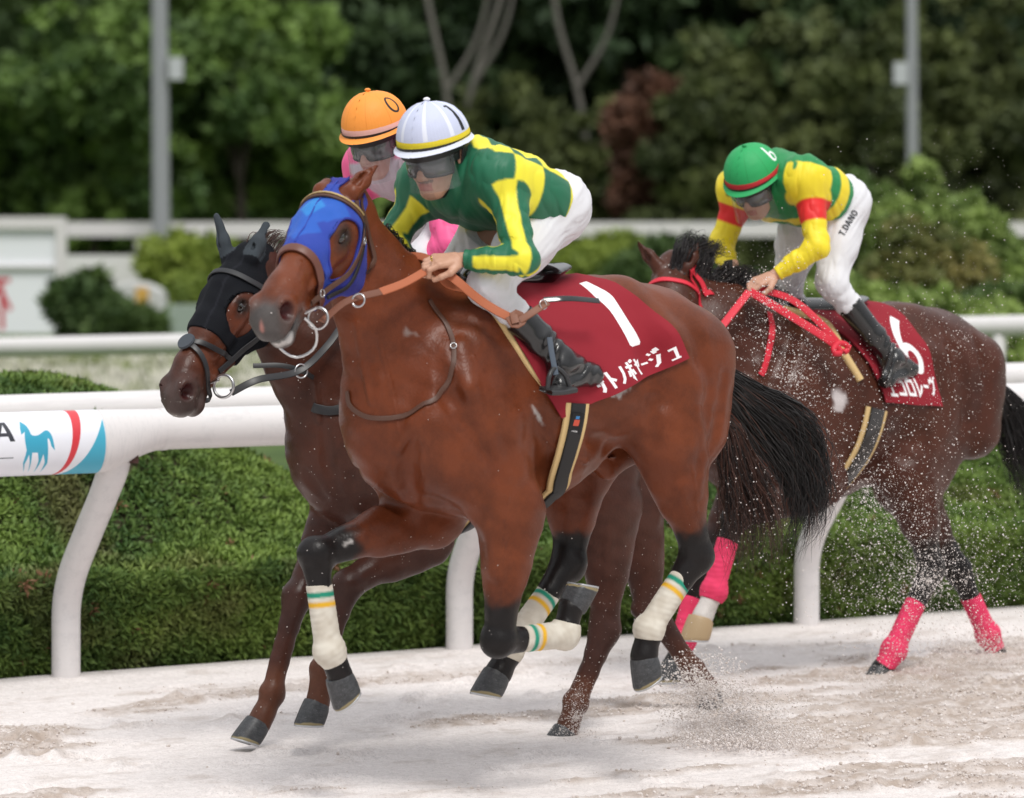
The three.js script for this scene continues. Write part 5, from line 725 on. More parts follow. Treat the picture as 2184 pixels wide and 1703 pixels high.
function rider(mt, j, o) {   // j: joints in the horse's axes
  const root = thing('person', o.label, 'person', [mt.X, 0, -mt.D], mt.turn, 'jockeys'), S = o.s ?? 1;
  const hd = frameOf(j.head, o.face, o.roll ?? 0), A = (x, y, z) => hd.at([x * S, y * S, z * S]);
  const ms = mid(j.shL, j.shR), mh = mid(j.hipL, j.hipR), up = unit(sub(ms, mh)), rt = unit(sub(j.shR, j.shL)), dor = unit(cross(rt, up));   // dor points out of the back
  // skin: one figure
  const bf = new Field(); for (const s of ['L', 'R']) { bf.cone(j['sh' + s], j['hip' + s], 0.070, 0.055, 0.05).cone(j['sh' + s], j['el' + s], 0.045, 0.036, 0.03).cone(j['el' + s], j['wr' + s], 0.036, 0.024, 0.03).cone(j['hip' + s], j['kn' + s], 0.060, 0.042, 0.04).cone(j['kn' + s], j['an' + s], 0.045, 0.030, 0.03).cone(j['an' + s], j['toe' + s], 0.028, 0.024, 0.02); }
  bf.cone(j.shL, j.shR, 0.06, 0.06, 0.04).cone(ms, mh, 0.085, 0.06, 0.05).cone(add(ms, up, 0.02), A(-0.02, -0.03, 0), 0.055 * S, 0.052 * S, 0.03);
  const hf = new Field(); addFace(hf, { at: (p) => A(...p), B: hd.B }); hf.cone(A(-0.015, -0.03, 0), mid(A(-0.015, -0.03, 0), ms, 0.8), 0.054 * S, 0.058 * S, 0.03);
  const sk = o.skin ?? [0.50, 0.27, 0.18], sk2 = o.skin2 ?? [0.56, 0.32, 0.22];
  const fcol = (x, y, z) => { const q = hd.inv([x, y, z]).map((v) => v / S); let c = mixc(sk, sk2, clamp(0.5 + fbm(x * 60, y * 60, z * 60, 2))); const w = fbm(x * 400, y * 400, z * 400, 2);
    if (q[0] > 0.07 && Math.abs(q[2]) < 0.024 && q[1] < -0.050 && q[1] > -0.076) c = mixc(c, [0.42, 0.12, 0.10], 0.75); if (o.beard && q[0] > 0.075 && Math.abs(q[2]) < 0.03 && q[1] < -0.038 && q[1] > -0.051 + Math.abs(q[2]) * 0.1) c = mixc(c, [0.05, 0.035, 0.03], 0.62 + w * 0.3); if (o.beard && q[1] < -0.086 && q[0] > 0.06 && Math.abs(q[2]) < 0.022) c = mixc(c, [0.1, 0.07, 0.06], 0.3 + w * 0.2);
    if (q[0] > 0.08 && Math.abs(Math.abs(q[2]) - 0.031) < 0.015 && Math.abs(q[1] - 0.003) < 0.007) c = [0.05, 0.04, 0.035]; if (q[1] > 0.03 || (q[0] < -0.035 && q[1] > -0.05)) c = [0.012, 0.010, 0.010]; return c; };
  const hands = new Field(); for (const s of ['L', 'R']) addHand(hands, j['wr' + s], j['fd' + s], j['fn' + s], s === 'L' ? -1 : 1, o.curl ?? 1, 0.94 * S);
  part('body', [bf.mesh(0.014, { color: () => sk }), hf.mesh(0.0034, { color: fcol }), hands.mesh(0.0036, { color: (x, y, z) => mixc(sk, sk2, clamp(0.5 + fbm(x * 70, y * 70, z * 70, 2) * 1.4)) })], SKINM, root);
  // racing jacket
  const sf = new Field(), wr = {};
  for (const s of ['L', 'R']) { const sh = j['sh' + s], hp = j['hip' + s], el = j['el' + s], w = j['wr' + s];
    sf.cone(sh, mid(sh, hp, 0.55), 0.108, 0.108, 0.05, [dor, 0.95]).cone(mid(sh, hp, 0.5), mid(sh, hp, 0.96), 0.108, 0.112, 0.05, [dor, 0.95]).cone(add(sh, up, -0.015), el, 0.072, 0.053, 0.035).cone(el, mid(el, w, 0.5), 0.056, 0.047, 0.03).cone(mid(el, w, 0.5), w, 0.047, 0.033, 0.02); }
  sf.cone(j.shL, j.shR, 0.088, 0.088, 0.05).cone(add(ms, dor, 0.012), add(mid(ms, mh, 0.92), dor, 0.01), 0.136, 0.124, 0.06).cone(add(ms, up, 0.02), mid(ms, A(-0.01, -0.05, 0), 0.72), 0.080, 0.062, 0.04);
  const arms = ['L', 'R'].map((s) => [j['sh' + s], j['el' + s], j['wr' + s]]), segT = (p, a, b) => { const d = sub(b, a), q = sub(p, a); return (q[0] * d[0] + q[1] * d[1] + q[2] * d[2]) / (d[0] * d[0] + d[1] * d[1] + d[2] * d[2]); };
  const waist = mid(ms, mh, o.waist ?? 0.93), hemN = unit(add(sub(mh, ms), dor, o.hem ?? -0.05)); sf.slack = 0.012; sf.cone(add(mid(ms, mh, 0.12), dor, 0.045 * (o.hump ?? 1)), add(mid(ms, mh, 0.6), dor, 0.048 * (o.hump ?? 1)), 0.105, 0.105, 0.08);
  const cuff = ['L', 'R'].map((s) => [mid(j['el' + s], j['wr' + s], 0.90), unit(sub(j['wr' + s], j['el' + s]))]);
  sf.extra = (x, y, z, d) => {
    if (d > 0.02 || d < -0.03) { /* far from the cloth */ } else {
      const p = [x, y, z]; let w = 0;
      for (const [a, b, c] of arms) { const t = segT(p, b, c), u = segT(p, a, b); if (segDist(p, b, c) < 0.075 && t > -0.1) w += 0.0065 * (fold(t * 9, x * 7 + y * 5, z * 9) - 0.5) * sstep(-0.1, 0.1, t); if (segDist(p, a, b) < 0.09 && u > 0.25) w += 0.0060 * (fold(u * 8 + 3, z * 8 + y * 5, x * 9) - 0.5) * sstep(0.25, 0.7, u); }
      const q = sub(p, waist), t = q[0] * up[0] + q[1] * up[1] + q[2] * up[2], r = q[0] * rt[0] + q[1] * rt[1] + q[2] * rt[2];
      w += 0.011 * (fold(r * 13 + t * 8, t * 7, x * 5) - 0.5) + 0.006 * (fold(r * 30, t * 20 + r * 12, y * 16) - 0.5); d -= w;
    }
    let m = (x - waist[0]) * hemN[0] + (y - waist[1]) * hemN[1] + (z - waist[2]) * hemN[2]; for (const [c, n] of cuff) { const l = Math.hypot(x - c[0], y - c[1], z - c[2]); if (l < 0.10) m = Math.max(m, (x - c[0]) * n[0] + (y - c[1]) * n[1] + (z - c[2]) * n[2]); }
    return Math.max(d, m);
  };
  const arm = (p) => { let best = null; arms.forEach(([a, b, c], i) => { const d1 = segDist(p, a, b), d2 = segDist(p, b, c), q = sub(p, a); const low = d2 < d1, t = low ? 1 + segT(p, b, c) : segT(p, a, b), d = Math.min(d1, d2); if (!best || d < best.d) best = { d, t, low, i, a: low ? b : a, b: low ? c : b }; }); return best; };
  const tors = (p) => { const q = sub(p, ms); return { t: -(q[0] * up[0] + q[1] * up[1] + q[2] * up[2]), r: q[0] * rt[0] + q[1] * rt[1] + q[2] * rt[2], b: q[0] * dor[0] + q[1] * dor[1] + q[2] * dor[2] }; };
  part('jacket', sf.mesh(o.fine ?? 0.0052, { soft: true, color: (x, y, z) => o.silk([x, y, z], arm([x, y, z]), tors([x, y, z]), { up, rt, dor }) }), SILK, root, o.silkLabel);
  // breeches
  const pf = new Field(); pf.cone(j.hipL, j.hipR, 0.115, 0.115, 0.06); for (const s of ['L', 'R']) { const h = j['hip' + s], k = j['kn' + s], a = j['an' + s]; pf.cone(add(h, dor, 0.02), mid(h, k, 0.5), 0.112, 0.090, 0.05).cone(mid(h, k, 0.4), k, 0.092, 0.064, 0.04).cone(k, mid(k, a, 0.52), 0.062, 0.050, 0.03); }
  pf.cone(mh, mid(ms, mh, (o.waist ?? 0.93) - 0.10), 0.115, 0.108, 0.05); pf.slack = 0.008;
  const bt = ['L', 'R'].map((s) => [mid(j['kn' + s], j['an' + s], o.bootTop ?? 0.40), unit(sub(j['an' + s], j['kn' + s]))]), wst = mid(ms, mh, (o.waist ?? 0.93) - 0.06);
  pf.extra = (x, y, z, d) => { if (d < 0.02 && d > -0.03) d -= 0.0080 * (fold(x * 17, y * 17, z * 17) - 0.5) + 0.0045 * (fold(x * 40 + 4, y * 34, z * 40) - 0.5); let m = segDist([x, y, z], ms, wst) < 0.20 ? Math.min((x - wst[0]) * up[0] + (y - wst[1]) * up[1] + (z - wst[2]) * up[2], 0.20 - segDist([x, y, z], ms, wst)) : -1; for (const [c, n] of bt) { const l = Math.hypot(x - c[0], y - c[1], z - c[2]); if (l < 0.14) m = Math.max(m, (x - c[0]) * n[0] + (y - c[1]) * n[1] + (z - c[2]) * n[2] - 0.02); } return Math.max(d, m); };
  part('breeches', pf.mesh(0.0065, { color: () => [1, 1, 1] }), WHITEC, root);
  // boots
  for (const s of ['L', 'R']) {
    const k = j['kn' + s], a = j['an' + s], t = j['toe' + s], he = j['he' + s], f = new Field(), top = mid(k, a, o.bootTop ?? 0.40), n = unit(sub(a, k));
    f.cone(top, mid(k, a, 0.72), 0.056, 0.049, 0.03).cone(mid(k, a, 0.72), a, 0.049, 0.042, 0.02).cone(a, he, 0.042, 0.036, 0.03).cone(a, t, 0.042, 0.031, 0.03).cone(he, t, 0.034, 0.030, 0.02); f.slack = 0.005;
    f.extra = (x, y, z, d) => { const u = segT([x, y, z], k, a); if (d < 0.02 && d > -0.02) d -= 0.0035 * Math.sin(u * 42 + 3 * Math.sin(x * 40 + z * 50)) * sstep(0.55, 0.9, u) * (u < 1.25 ? 1 : 0.3); return Math.max(d, -((x - top[0]) * n[0] + (y - top[1]) * n[1] + (z - top[2]) * n[2])); };
    part('boot', f.mesh(0.006), M.boot, root);
  }
  // helmet with cloth cover, chin strap, goggles, face film
  const hx = 0.130, hy = 0.122, hz = 0.112, y0 = 0.068, dome = (u, v, g = 0) => { const a = u * 2 * Math.PI, e = (1 - Math.min(v, 0.9) / 0.9) * Math.PI / 2 * 1.0, c = Math.cos(a), sn = Math.sin(a), k = Math.sin((Math.min(v, 0.9) / 0.9) * Math.PI / 2) ** 0.9, brim = v > 0.9 ? (v - 0.9) / 0.1 : 0, pk = c > 0 ? c ** 1.5 : 0; return V(...A((hx + g) * k * c + brim * (0.007 + 0.024 * pk) * c - 0.006, y0 + (hy + g) * Math.sin(e) - brim * (0.012 + 0.004 * pk) - 0.012 * (1 - c) * 0.5, -(hz + g) * k * sn - brim * 0.010 * sn)); };
  const hel = part('helmet', grid(64, 34, (u, v) => dome(u, v).addScaledVector(V(...hd.B[1]), 0.0014 * Math.sin(v * 40 + u * 60) * (Math.abs((u * 8) % 1 - 0.5) > 0.42 ? 1 : 0)), (u, v) => [u, 1 - v]), std(null, 0.6, { map: o.cap, bumpMap: weaveFine, bumpScale: 0.0004 }), root, o.capLabel);
  { const g = new THREE.SphereGeometry(0.011 * S, 14, 10); g.scale(1, 0.6, 1); g.translate(...A(-0.006, y0 + hy + 0.002, 0)); part('button', g, o.capMat, hel); }
  part('helmet_shell', grid(48, 6, (u, v) => { const a = u * 2 * Math.PI, c = Math.cos(a), s = Math.sin(a); return V(...A((hx + 0.004 - 0.010 * v) * c - 0.006 + 0.006 * Math.max(c, 0), y0 + 0.006 - v * (0.034 + (c > 0 ? 0.014 * c : 0.016 * -c)) - 0.012 * (1 - c) * 0.5, -(hz + 0.002 - 0.012 * v) * s)); }), M.strap, hel);
  for (const z of [-1, 1]) part('chin_strap', [ribbon([A(-0.02, 0.04, z * 0.100), A(-0.008, -0.02, z * 0.088), A(0.012, -0.070, z * 0.066), A(0.035, -0.112, z * 0.025), A(0.04, -0.118, 0)], 0.026 * S, 0.006, { nrm: (p) => p.clone().sub(V(...A(0, -0.03, 0))) }), ribbon([A(-0.06, 0.03, z * 0.085), A(-0.035, -0.03, z * 0.084), A(0.005, -0.066, z * 0.072)], 0.020 * S, 0.005, { nrm: (p) => p.clone().sub(V(...A(0, -0.03, 0))) })], M.strap, root);
  const gx = (a, y, r) => V(...A(0.012 + Math.cos(a) * (0.090 + r), y, Math.sin(a) * (0.079 + r))), lensY = (u, v) => { const a = (u - 0.5) * 2; return lerp(0.030, -0.028 + 0.020 * Math.exp(-(a * a) / 0.02) - 0.004 * a * a, v); };
  const go = part('goggles', grid(36, 10, (u, v) => gx((u - 0.5) * 2.5, lensY(u, v), 0.004 + 0.010 * Math.sin(Math.PI * v) * Math.sin(Math.PI * u))), M.lens, root);
  const rim = []; for (let i = 0; i <= 36; i++) rim.push(gx((i / 36 - 0.5) * 2.5, lensY(i / 36, 0), 0.003)); for (let i = 36; i >= 0; i--) rim.push(gx((i / 36 - 0.5) * 2.5, lensY(i / 36, 1), 0.003));
  part('goggle_frame', tube(rim, 0.0050, 8, 150, true), M.strap, go); part('goggle_strap', ribbon([-1.2, -1.7, -2.3, -Math.PI].map((a) => gx(a, 0.012, 0.008)).concat([2.3, 1.7, 1.2].map((a) => gx(a, 0.012, 0.008))), 0.026, 0.003, { nrm: (p) => p.clone().sub(V(...A(0, 0.01, 0))) }), M.strap, go);
  if (o.film) part('face_film', grid(30, 8, (u, v) => gx((u - 0.5) * o.film[0] + (o.film[2] ?? 0), lerp(0.030, o.film[1], v), 0.018 + 0.012 * v)), M.film, root);
  riderParts.set(root, { A, j, ms, mh, up, rt, dor, pf, sf, hel }); return root;
}
// --- rider of the near horse ---
const j1 = {
  head: J1(930, 338, 0.03), shL: J1(1066, 378, 0.18), shR: J1(915, 396, -0.18), elL: J1(1112, 556, 0.36), elR: J1(832, 512, -0.24), wrL: J1(978, 554, 0.21), wrR: J1(880, 575, -0.06),
  hipL: J1(1184, 448, 0.11), hipR: J1(1103, 438, -0.11), knL: J1(1040, 612, 0.21), knR: J1(960, 590, -0.25), anL: J1(1196, 768, 0.31), anR: J1(1090, 770, -0.30), toeL: J1(1190, 818, 0.33), toeR: J1(1075, 820, -0.32), heL: J1(1262, 800, 0.29), heR: J1(1160, 800, -0.29),
};
j1.fdL = dirW(-0.85, -0.10, 0.35); j1.fnL = dirW(-0.1, 0.85, 0.5); j1.fdR = dirW(-0.5, -0.3, 0.6); j1.fnR = dirW(-0.2, 0.9, -0.3);
const G1 = [0.006, 0.13, 0.062], Y1 = [0.83, 0.74, 0.035];
const jockey1 = rider(h1, j1, {
  label: 'jockey in green and yellow silks and a white cap, riding the nearest horse', face: dirW(-0.46, -0.33, 0.82), beard: true, fine: 0.0045, s: 1.05, film: [1.6, -0.072, -0.45], bootTop: 0.42,
  silkLabel: 'green silk jacket with yellow checks and striped sleeves', capLabel: 'white cap with a yellow band and black 1',
  cap: helmetTex('#c4cae2', '#e8d22a', (g, w, h) => { g.fillStyle = '#dfe3f0'; for (let i = 0; i < 8; i++) g.fillRect((i + 0.5) * w / 8 - 11, 0, 22, h * 0.79); g.fillStyle = '#16161a'; g.save(); g.translate(w * 0.262, h * 0.52); g.rotate(0.05); g.fillRect(-11, -120, 24, 250); g.fillRect(-30, -122, 40, 22); g.restore(); g.fillStyle = '#d8dcec'; g.fillRect(0, h * 0.905, w, h * 0.1); }), capMat: std([0.8, 0.8, 0.85], 0.6),
  silk: (p, a, t, ax) => {
    if (a.d < 0.086 && a.t > 0.20) {
      if (a.t > 1.74) return G1; const q = sub(p, a.a), d = unit(sub(a.b, a.a)), e1 = unit(cross(d, [0, 1, 0.3])), e2 = cross(d, e1), an = Math.atan2(q[0] * e1[0] + q[1] * e1[1] + q[2] * e1[2], q[0] * e2[0] + q[1] * e2[1] + q[2] * e2[2]) / Math.PI / 2 + 0.5;
      return Math.floor(an * 6 + 0.6) % 2 ? G1 : Y1;
    }
    const arc = Math.atan2(-t.r, t.b + 0.02) * 0.125, i = Math.floor(t.t / 0.135), k = Math.floor(arc / 0.155); if (t.b < 0.0 && Math.abs(t.r) < 0.15) return t.t > 0.27 ? Y1 : G1; return t.t > -0.06 && ((i + k) & 1) ? Y1 : G1;
  },
});
{ // reins, whip, stirrup
  const HL = (dx, dy) => J1(930 + dx, 562 + dy, 0.17), rt = part('reins', [
    ribbon([c1bit(-1), J1(742, 642, 0.20), J1(815, 622, 0.20)], 0.024, 0.005, { nrm: (p) => V(...dirW(-0.2, 0.3, 0.93)) })], std([0.16, 0.055, 0.028], 0.55), horse1);
  part('rein_grip', [ribbon([J1(812, 623, 0.20), J1(860, 605, 0.20), J1(905, 580, 0.19), J1(928, 566, 0.18)], 0.028, 0.007, { nrm: (p) => V(...dirW(-0.2, 0.3, 0.93)) }), ribbon([J1(935, 568, 0.18), J1(975, 600, 0.24), J1(1030, 645, 0.27), J1(1085, 676, 0.335), J1(1110, 684, 0.37)], 0.030, 0.006, { nrm: (p) => V(...dirW(-0.1, 0.5, 0.86)) }), ribbon([J1(930, 575, 0.16), J1(955, 607, 0.18), J1(1000, 620, 0.20), J1(1040, 648, 0.25)], 0.026, 0.006, { nrm: (p) => V(...dirW(-0.1, 0.6, 0.8)) }), ribbon([J1(850, 552, -0.02), J1(885, 546, 0.03), J1(925, 556, 0.14)], 0.028, 0.006, { nrm: (p) => V(...dirW(-0.2, 0.5, 0.85)) })], M.orange, rt);
  const kt = part('rein_knot', [ribbon([J1(1085, 676, 0.35), J1(1098, 694, 0.375), J1(1118, 680, 0.375), J1(1096, 668, 0.36), J1(1100, 690, 0.38)], 0.026, 0.006, { nrm: (p) => V(...dirW(0, 0.4, 0.9)) }), ribbon([J1(1108, 684, 0.375), J1(1140, 664, 0.39), J1(1168, 645, 0.39)], 0.024, 0.006, { nrm: (p) => V(...dirW(0, 0.4, 0.9)) })], std([0.19, 0.065, 0.03], 0.55), rt);
  part('buckle', tube([J1(1160, 640, 0.395), J1(1166, 655, 0.395), J1(1158, 660, 0.395), J1(1151, 646, 0.395)], 0.0022, 6, 20, true), M.steel, kt);
  const rg = new THREE.TorusGeometry(0.021, 0.0035, 8, 24); rg.lookAt(V(...dirW(-0.3, 0.2, 0.93))); rg.translate(...J1(764, 641, 0.215)); part('martingale_ring', rg, M.steel, rt);
  const st = part('stirrup_leather', ribbon([J1(1160, 640, 0.30), J1(1210, 637, 0.33), J1(1278, 642, 0.33)], 0.020, 0.004, { nrm: (p) => V(...dirW(0, 0.5, 0.86)) }), M.patent, horse1);
  part('stirrup_strap', ribbon([J1(1172, 720, 0.36), J1(1178, 760, 0.38), J1(1186, 800, 0.40)], 0.018, 0.006, { nrm: (p) => V(...dirW(0.1, 0.1, 0.98)) }), std([0.05, 0.07, 0.10], 0.5), st);
  part('stirrup_iron', [tube([J1(1168, 832, 0.40), J1(1172, 800, 0.40), J1(1186, 785, 0.39), J1(1205, 800, 0.40), J1(1214, 826, 0.40)], 0.008), ribbon([J1(1164, 834, 0.40), J1(1190, 833, 0.40), J1(1218, 828, 0.40)], 0.075, 0.016, { nrm: (p) => V(...dirW(0, 1, 0.25)) })], std([0.03, 0.03, 0.032], 0.35), st);
  const wh = thing('riding_whip', 'short black riding whip held by the jockey in the white cap', 'whip', [h1.X, 0, -h1.D], h1.turn, 'riding whips');
  part('handle', tube([J1(805, 484, -0.12), J1(812, 520, -0.10), J1(852, 568, -0.06)], (t) => t < 0.12 ? 0.017 : 0.011, 10), M.strap, wh); part('shaft', tube([J1(852, 568, -0.06), J1(935, 600, -0.10), J1(1010, 660, -0.30)], 0.006, 8), M.strap, wh);
  // ring and zip
  const ring = new THREE.TorusGeometry(0.0098, 0.0016, 8, 18); ring.lookAt(V(...dirW(-1, -0.2, 0.2))); ring.translate(...J1(920, 552, 0.21)); part('finger_ring', ring, std([0.6, 0.42, 0.12], 0.25, { metalness: 1 }), jockey1);
}
// --- the dark horse in the black hood ---
const h2 = new Mount(1030, -12.3), J2 = (px, py, L) => h2.J(px, py, L), DK = [0.050, 0.020, 0.015];
const c2 = {
  trunk: { o: [0.10, 1.20], k: 1, tilt: 0.0 }, phase: 5, coat: [0.058, 0.019, 0.012], coat2: [0.074, 0.025, 0.015],
  poll: J2(510, 542, 0.0), muzzle: J2(342, 828, 0.12), roll: 0.0, headOpt: { tipL: dirW(0.05, 0.115, -0.06), tipR: dirW(-0.045, 0.150, -0.03), earW: 0.8, mouth: 0.004 },
  legs: [
    { fore: 1, side: -1, j: [[0.52, 1.00, -0.19], J2(905, 1145, 0.15), J2(742, 1248, 0.13), J2(688, 1430, 0.12), J2(678, 1498, 0.12)], tend: 1 },
    { fore: 1, side: 1, j: [[0.52, 0.99, 0.19], [0.50, 0.88, 0.16], J2(634, 1272, -0.14), J2(582, 1478, -0.14), J2(552, 1542, -0.14)], tend: 1 },
    { side: -1, j: [[-0.36, 1.28, -0.16], J2(1295, 1080, 0.19), J2(1292, 1345, 0.15), J2(1230, 1500, 0.14), J2(1208, 1558, 0.14)], tend: 1 },
    { side: 1, j: [[-0.36, 1.28, 0.16], J2(1345, 1090, -0.17), J2(1392, 1300, -0.15), J2(1480, 1430, -0.14), J2(1508, 1468, -0.14)], tend: 1 },
  ], paint: [],
};
{
  const c = c2, P = c.poll, hd = frameOf(P, sub(c.muzzle, P)), s = Math.hypot(...sub(c.muzzle, P)) / 0.6, A = (x, y, z) => hd.at([x * s, y * s, z * s]);
  c.neck = [[[0.46, 1.18, 0], 0.29, 0.60], [[0.70, 1.40, 0], 0.20, 0.60], [A(0.03, -0.17, 0), 0.125, 0.66]];
  c.crest = [[[0.42, 1.45, 0], 0.06], [[0.70, 1.58, 0], 0.05], [A(-0.02, -0.08, 0), 0.06]];
  c.paint = [{ a: A(0.62, -0.07, 0), b: A(0.50, -0.14, 0), r: 0.085, soft: 0.05, c: [0.075, 0.050, 0.045] }, { a: A(0.31, -0.09, 0), b: A(0.42, -0.10, 0), r: 0.09, soft: 0.04, c: [0.15, 0.045, 0.022] }, { a: A(0.19, -0.08, -0.08), r: 0.09, soft: 0.03, c: [0.13, 0.038, 0.02] }, { a: A(0.19, -0.055, -0.09), r: 0.030, soft: 0.02, c: [0.02, 0.014, 0.012] }, { a: A(0.605, -0.15, 0.0), r: 0.035, soft: 0.02, rag: 0.03, c: [0.34, 0.31, 0.29] }];
  for (const z of [-1, 1]) c.paint.push({ a: A(0.562, -0.060, z * 0.05), r: 0.030, soft: 0.008, rag: 0.003, c: [0.05, 0.008, 0.008] });
  for (const l of c.legs) { const [, b, k, f, co] = l.j; c.paint.push({ a: k, b: mid(k, f, 0.2), r: 0.10, soft: 0.06, c: DK }, { a: f, b: co, r: 0.10, soft: 0.03, c: [0.11, 0.04, 0.022] }); }
}
const f2 = horseField(c2);
{ const G = (p, w, d, k) => groove(h2, f2, p, w, d, k), R = (p, w, d, k) => ridge(h2, f2, p, w, d, k);
  G([[690, 900], [700, 980], [720, 1050]], 0.03, 0.010, 0.02); R([[672, 820], [680, 900]], 0.015, 0.006, 0.012); G([[655, 1010], [690, 1060]], 0.03, 0.01, 0.02); R([[1300, 1130], [1295, 1230]], 0.02, 0.005, 0.02); }
const horse2 = thing('racehorse', 'dark brown racehorse in a black hood with ear covers, behind the bay horse', 'horse', [h2.X, 0, -h2.D], h2.turn, 'galloping racehorses');
const body2 = part('body', f2.mesh(0.0104, { color: coatColor(c2), uv: (x, y, z) => [(x + z * 0.7) * 1.6, (y + z * 0.25) * 1.6] }), COAT, horse2);
eyes(horse2, c2); specks(horse2, body2, 1500, 62, (x, y) => x > 0.45 || y < 0.5 ? 0.8 : 0.1, 0.0008, 0.0022);
const H2 = (x, y, z) => c2.head.at([x * c2.hs, y * c2.hs, z * c2.hs]);
{ const [F_, E_, G_, H_] = c2.legs; hoof(horse2, F_, dirpx(-2, 50), dirpx(-50, -2)); hoof(horse2, E_, dirpx(-14, 50), dirpx(-50, 4)); hoof(horse2, G_, dirpx(-12, 50), dirpx(-50, 4)); hoof(horse2, H_, dirpx(30, 45), dirpx(-30, 40)); }
{ // black hood with ear covers
  const f = new Field(); f.p = headOnly(c2); f.slack = 0.012; const inv = c2.head.inv, hs = c2.hs;
  f.extra = (x, y, z, d) => {
    const q = inv([x, y, z]).map((v) => v / hs), az = Math.abs(q[2]); let s = f2.extra(x, y, z, d) - 0.0065 - 0.0006 * Math.sin(q[0] * 90 + q[1] * 40);
    s = Math.max(s, q[0] - 0.330, -q[0] - 0.075 + 0.35 * q[1] - (q[1] > 0 ? 1 : 0), -(q[1] + 0.30)); if (q[1] < -0.21 && q[0] > 0.26) s = Math.max(s, (q[0] - 0.26));
    const ex = (q[0] - 0.205) / 0.074, ey = (q[1] + 0.082) / 0.070; if (az > 0.03) s = Math.max(s, (1 - Math.hypot(ex * 0.95 + ey * 0.1, ey)) * 0.05); return s;
  };
  const lo = [1e9, 1e9, 1e9], hi = [-1e9, -1e9, -1e9]; for (const x of [-0.12, 0.36]) for (const y of [-0.34, 0.20]) for (const z of [-0.16, 0.16]) { const p = H2(x, y, z); for (let i = 0; i < 3; i++) { lo[i] = Math.min(lo[i], p[i]); hi[i] = Math.max(hi[i], p[i]); } }
  const EA = [0.050, 0.060, 0.070], BK = [0.007, 0.008, 0.011], B2 = [0.014, 0.015, 0.020];
  part('hood', f.mesh(0.0062, { box: [lo, hi], color: (x, y, z) => { const q = inv([x, y, z]).map((v) => v / hs); for (const [b, e] of c2.headOpt.ears) if (segDist(q, mid(b, e, 0.25), e) < 0.040) return EA; return Math.abs(Math.abs(q[2]) - 0.035) < 0.004 && q[1] > -0.09 ? B2 : BK; }, uv: (x, y, z) => { const q = inv([x, y, z]); return [q[0] * 9 + q[2] * 2, q[1] * 9 + q[2] * 6]; } }), std([1, 1, 1], 0.7, { vertexColors: true, bumpMap: weaveFine, bumpScale: 0.0008, specularIntensity: 0.25 }), horse2, 'black stretch hood with grey ear covers');
  const fh = new Field(); fh.p = f2.p; fh.slack = 0.01; fh.extra = (x, y, z, d) => d - 0.007; const B = (n, pts, w, t, m = M.gum, off = 0.001) => part(n, ribbon(pts.map((p) => H2(...p)), w, t, { field: fh, off }), m, horse2);
  B('browband', [[0.075, -0.10, -0.12], [0.10, -0.03, -0.09], [0.105, 0.01, -0.03], [0.105, 0.01, 0.03], [0.10, -0.03, 0.09], [0.075, -0.10, 0.12]], 0.022, 0.006, std([0.02, 0.021, 0.024], 0.6));
  B('cheekpiece', [[0.06, -0.09, -0.12], [0.17, -0.19, -0.1], [0.30, -0.17, -0.08], [0.41, -0.14, -0.07]], 0.020, 0.006);
  const nb = B('noseband', [[0.345, -0.15, -0.07], [0.365, -0.09, -0.08], [0.385, -0.02, -0.04], [0.40, 0.0, 0.0], [0.385, -0.02, 0.04], [0.365, -0.09, 0.08]], 0.020, 0.006);
  B('crossed_noseband', [[0.40, 0.0, 0.0], [0.43, -0.04, -0.05], [0.475, -0.11, -0.06], [0.49, -0.17, -0.04], [0.49, -0.2, 0]], 0.020, 0.006); { const s = fh.snap(H2(0.40, 0.01, 0.0), 0.006), g = new THREE.CylinderGeometry(0.032, 0.034, 0.008, 18); g.applyQuaternion(new THREE.Quaternion().setFromUnitVectors(V(0, 1, 0), s.n)); g.translate(s.p.x, s.p.y, s.p.z); part('nose_patch', g, std([0.05, 0.06, 0.075], 0.7), nb); }
  const rg = new THREE.TorusGeometry(0.040, 0.0055, 10, 30); rg.lookAt(V(...dirW(-0.45, 0.1, 0.9))); rg.translate(...H2(0.445, -0.175, -0.075)); part('bit', [rg, tube([H2(0.445, -0.14, -0.075), H2(0.46, -0.15, 0), H2(0.445, -0.14, 0.075)], 0.006)], M.steel, horse2);
  const bit = H2(0.445, -0.21, -0.085), rn = part('reins', [ribbon([bit, J2(545, 812, 0.16), J2(640, 790, 0.16), J2(700, 735, 0.18), J2(760, 650, 0.16), J2(850, 590, 0.1)], 0.026, 0.005, { nrm: V(...dirW(-0.2, 0.3, 0.93)) }), ribbon([H2(0.30, -0.24, -0.08), J2(600, 780, 0.13), J2(640, 790, 0.15), J2(668, 806, 0.12)], 0.018, 0.005, { nrm: V(...dirW(-0.2, 0.3, 0.93)) })], M.gum, horse2);
  const r2 = new THREE.TorusGeometry(0.024, 0.0035, 8, 22); r2.lookAt(V(...dirW(0.5, 0.1, 0.86))); r2.translate(...J2(642, 792, 0.16)); part('martingale_ring', r2, M.steel, rn);
  const bp = [[668, 868], [690, 876], [715, 876], [738, 868]].map(([x, y]) => h2.on(f2, x, y)); part('breast_strap', ribbon([surfAt(f2, 0.72, 1.2, 130, 0.0).clone(), ...bp].slice(1), 0.034, 0.007, { field: f2, off: 0.001 }), M.gum, horse2);
  const gl = []; for (let i = 0; i <= 24; i++) gl.push(surfAt(c2.trunkField, 0.14, 1.14, i * 15 + 1, 0.0)); const gi = part('girth', ribbon(gl.slice(0, 24), 0.06, 0.010, { field: c2.trunkField, off: 0.012, n: 80, closed: true }), M.black, horse2); part('girth_pad', ribbon(gl.slice(0, 24), 0.10, 0.012, { field: c2.trunkField, off: 0.002, n: 80, closed: true }), M.felt, gi);
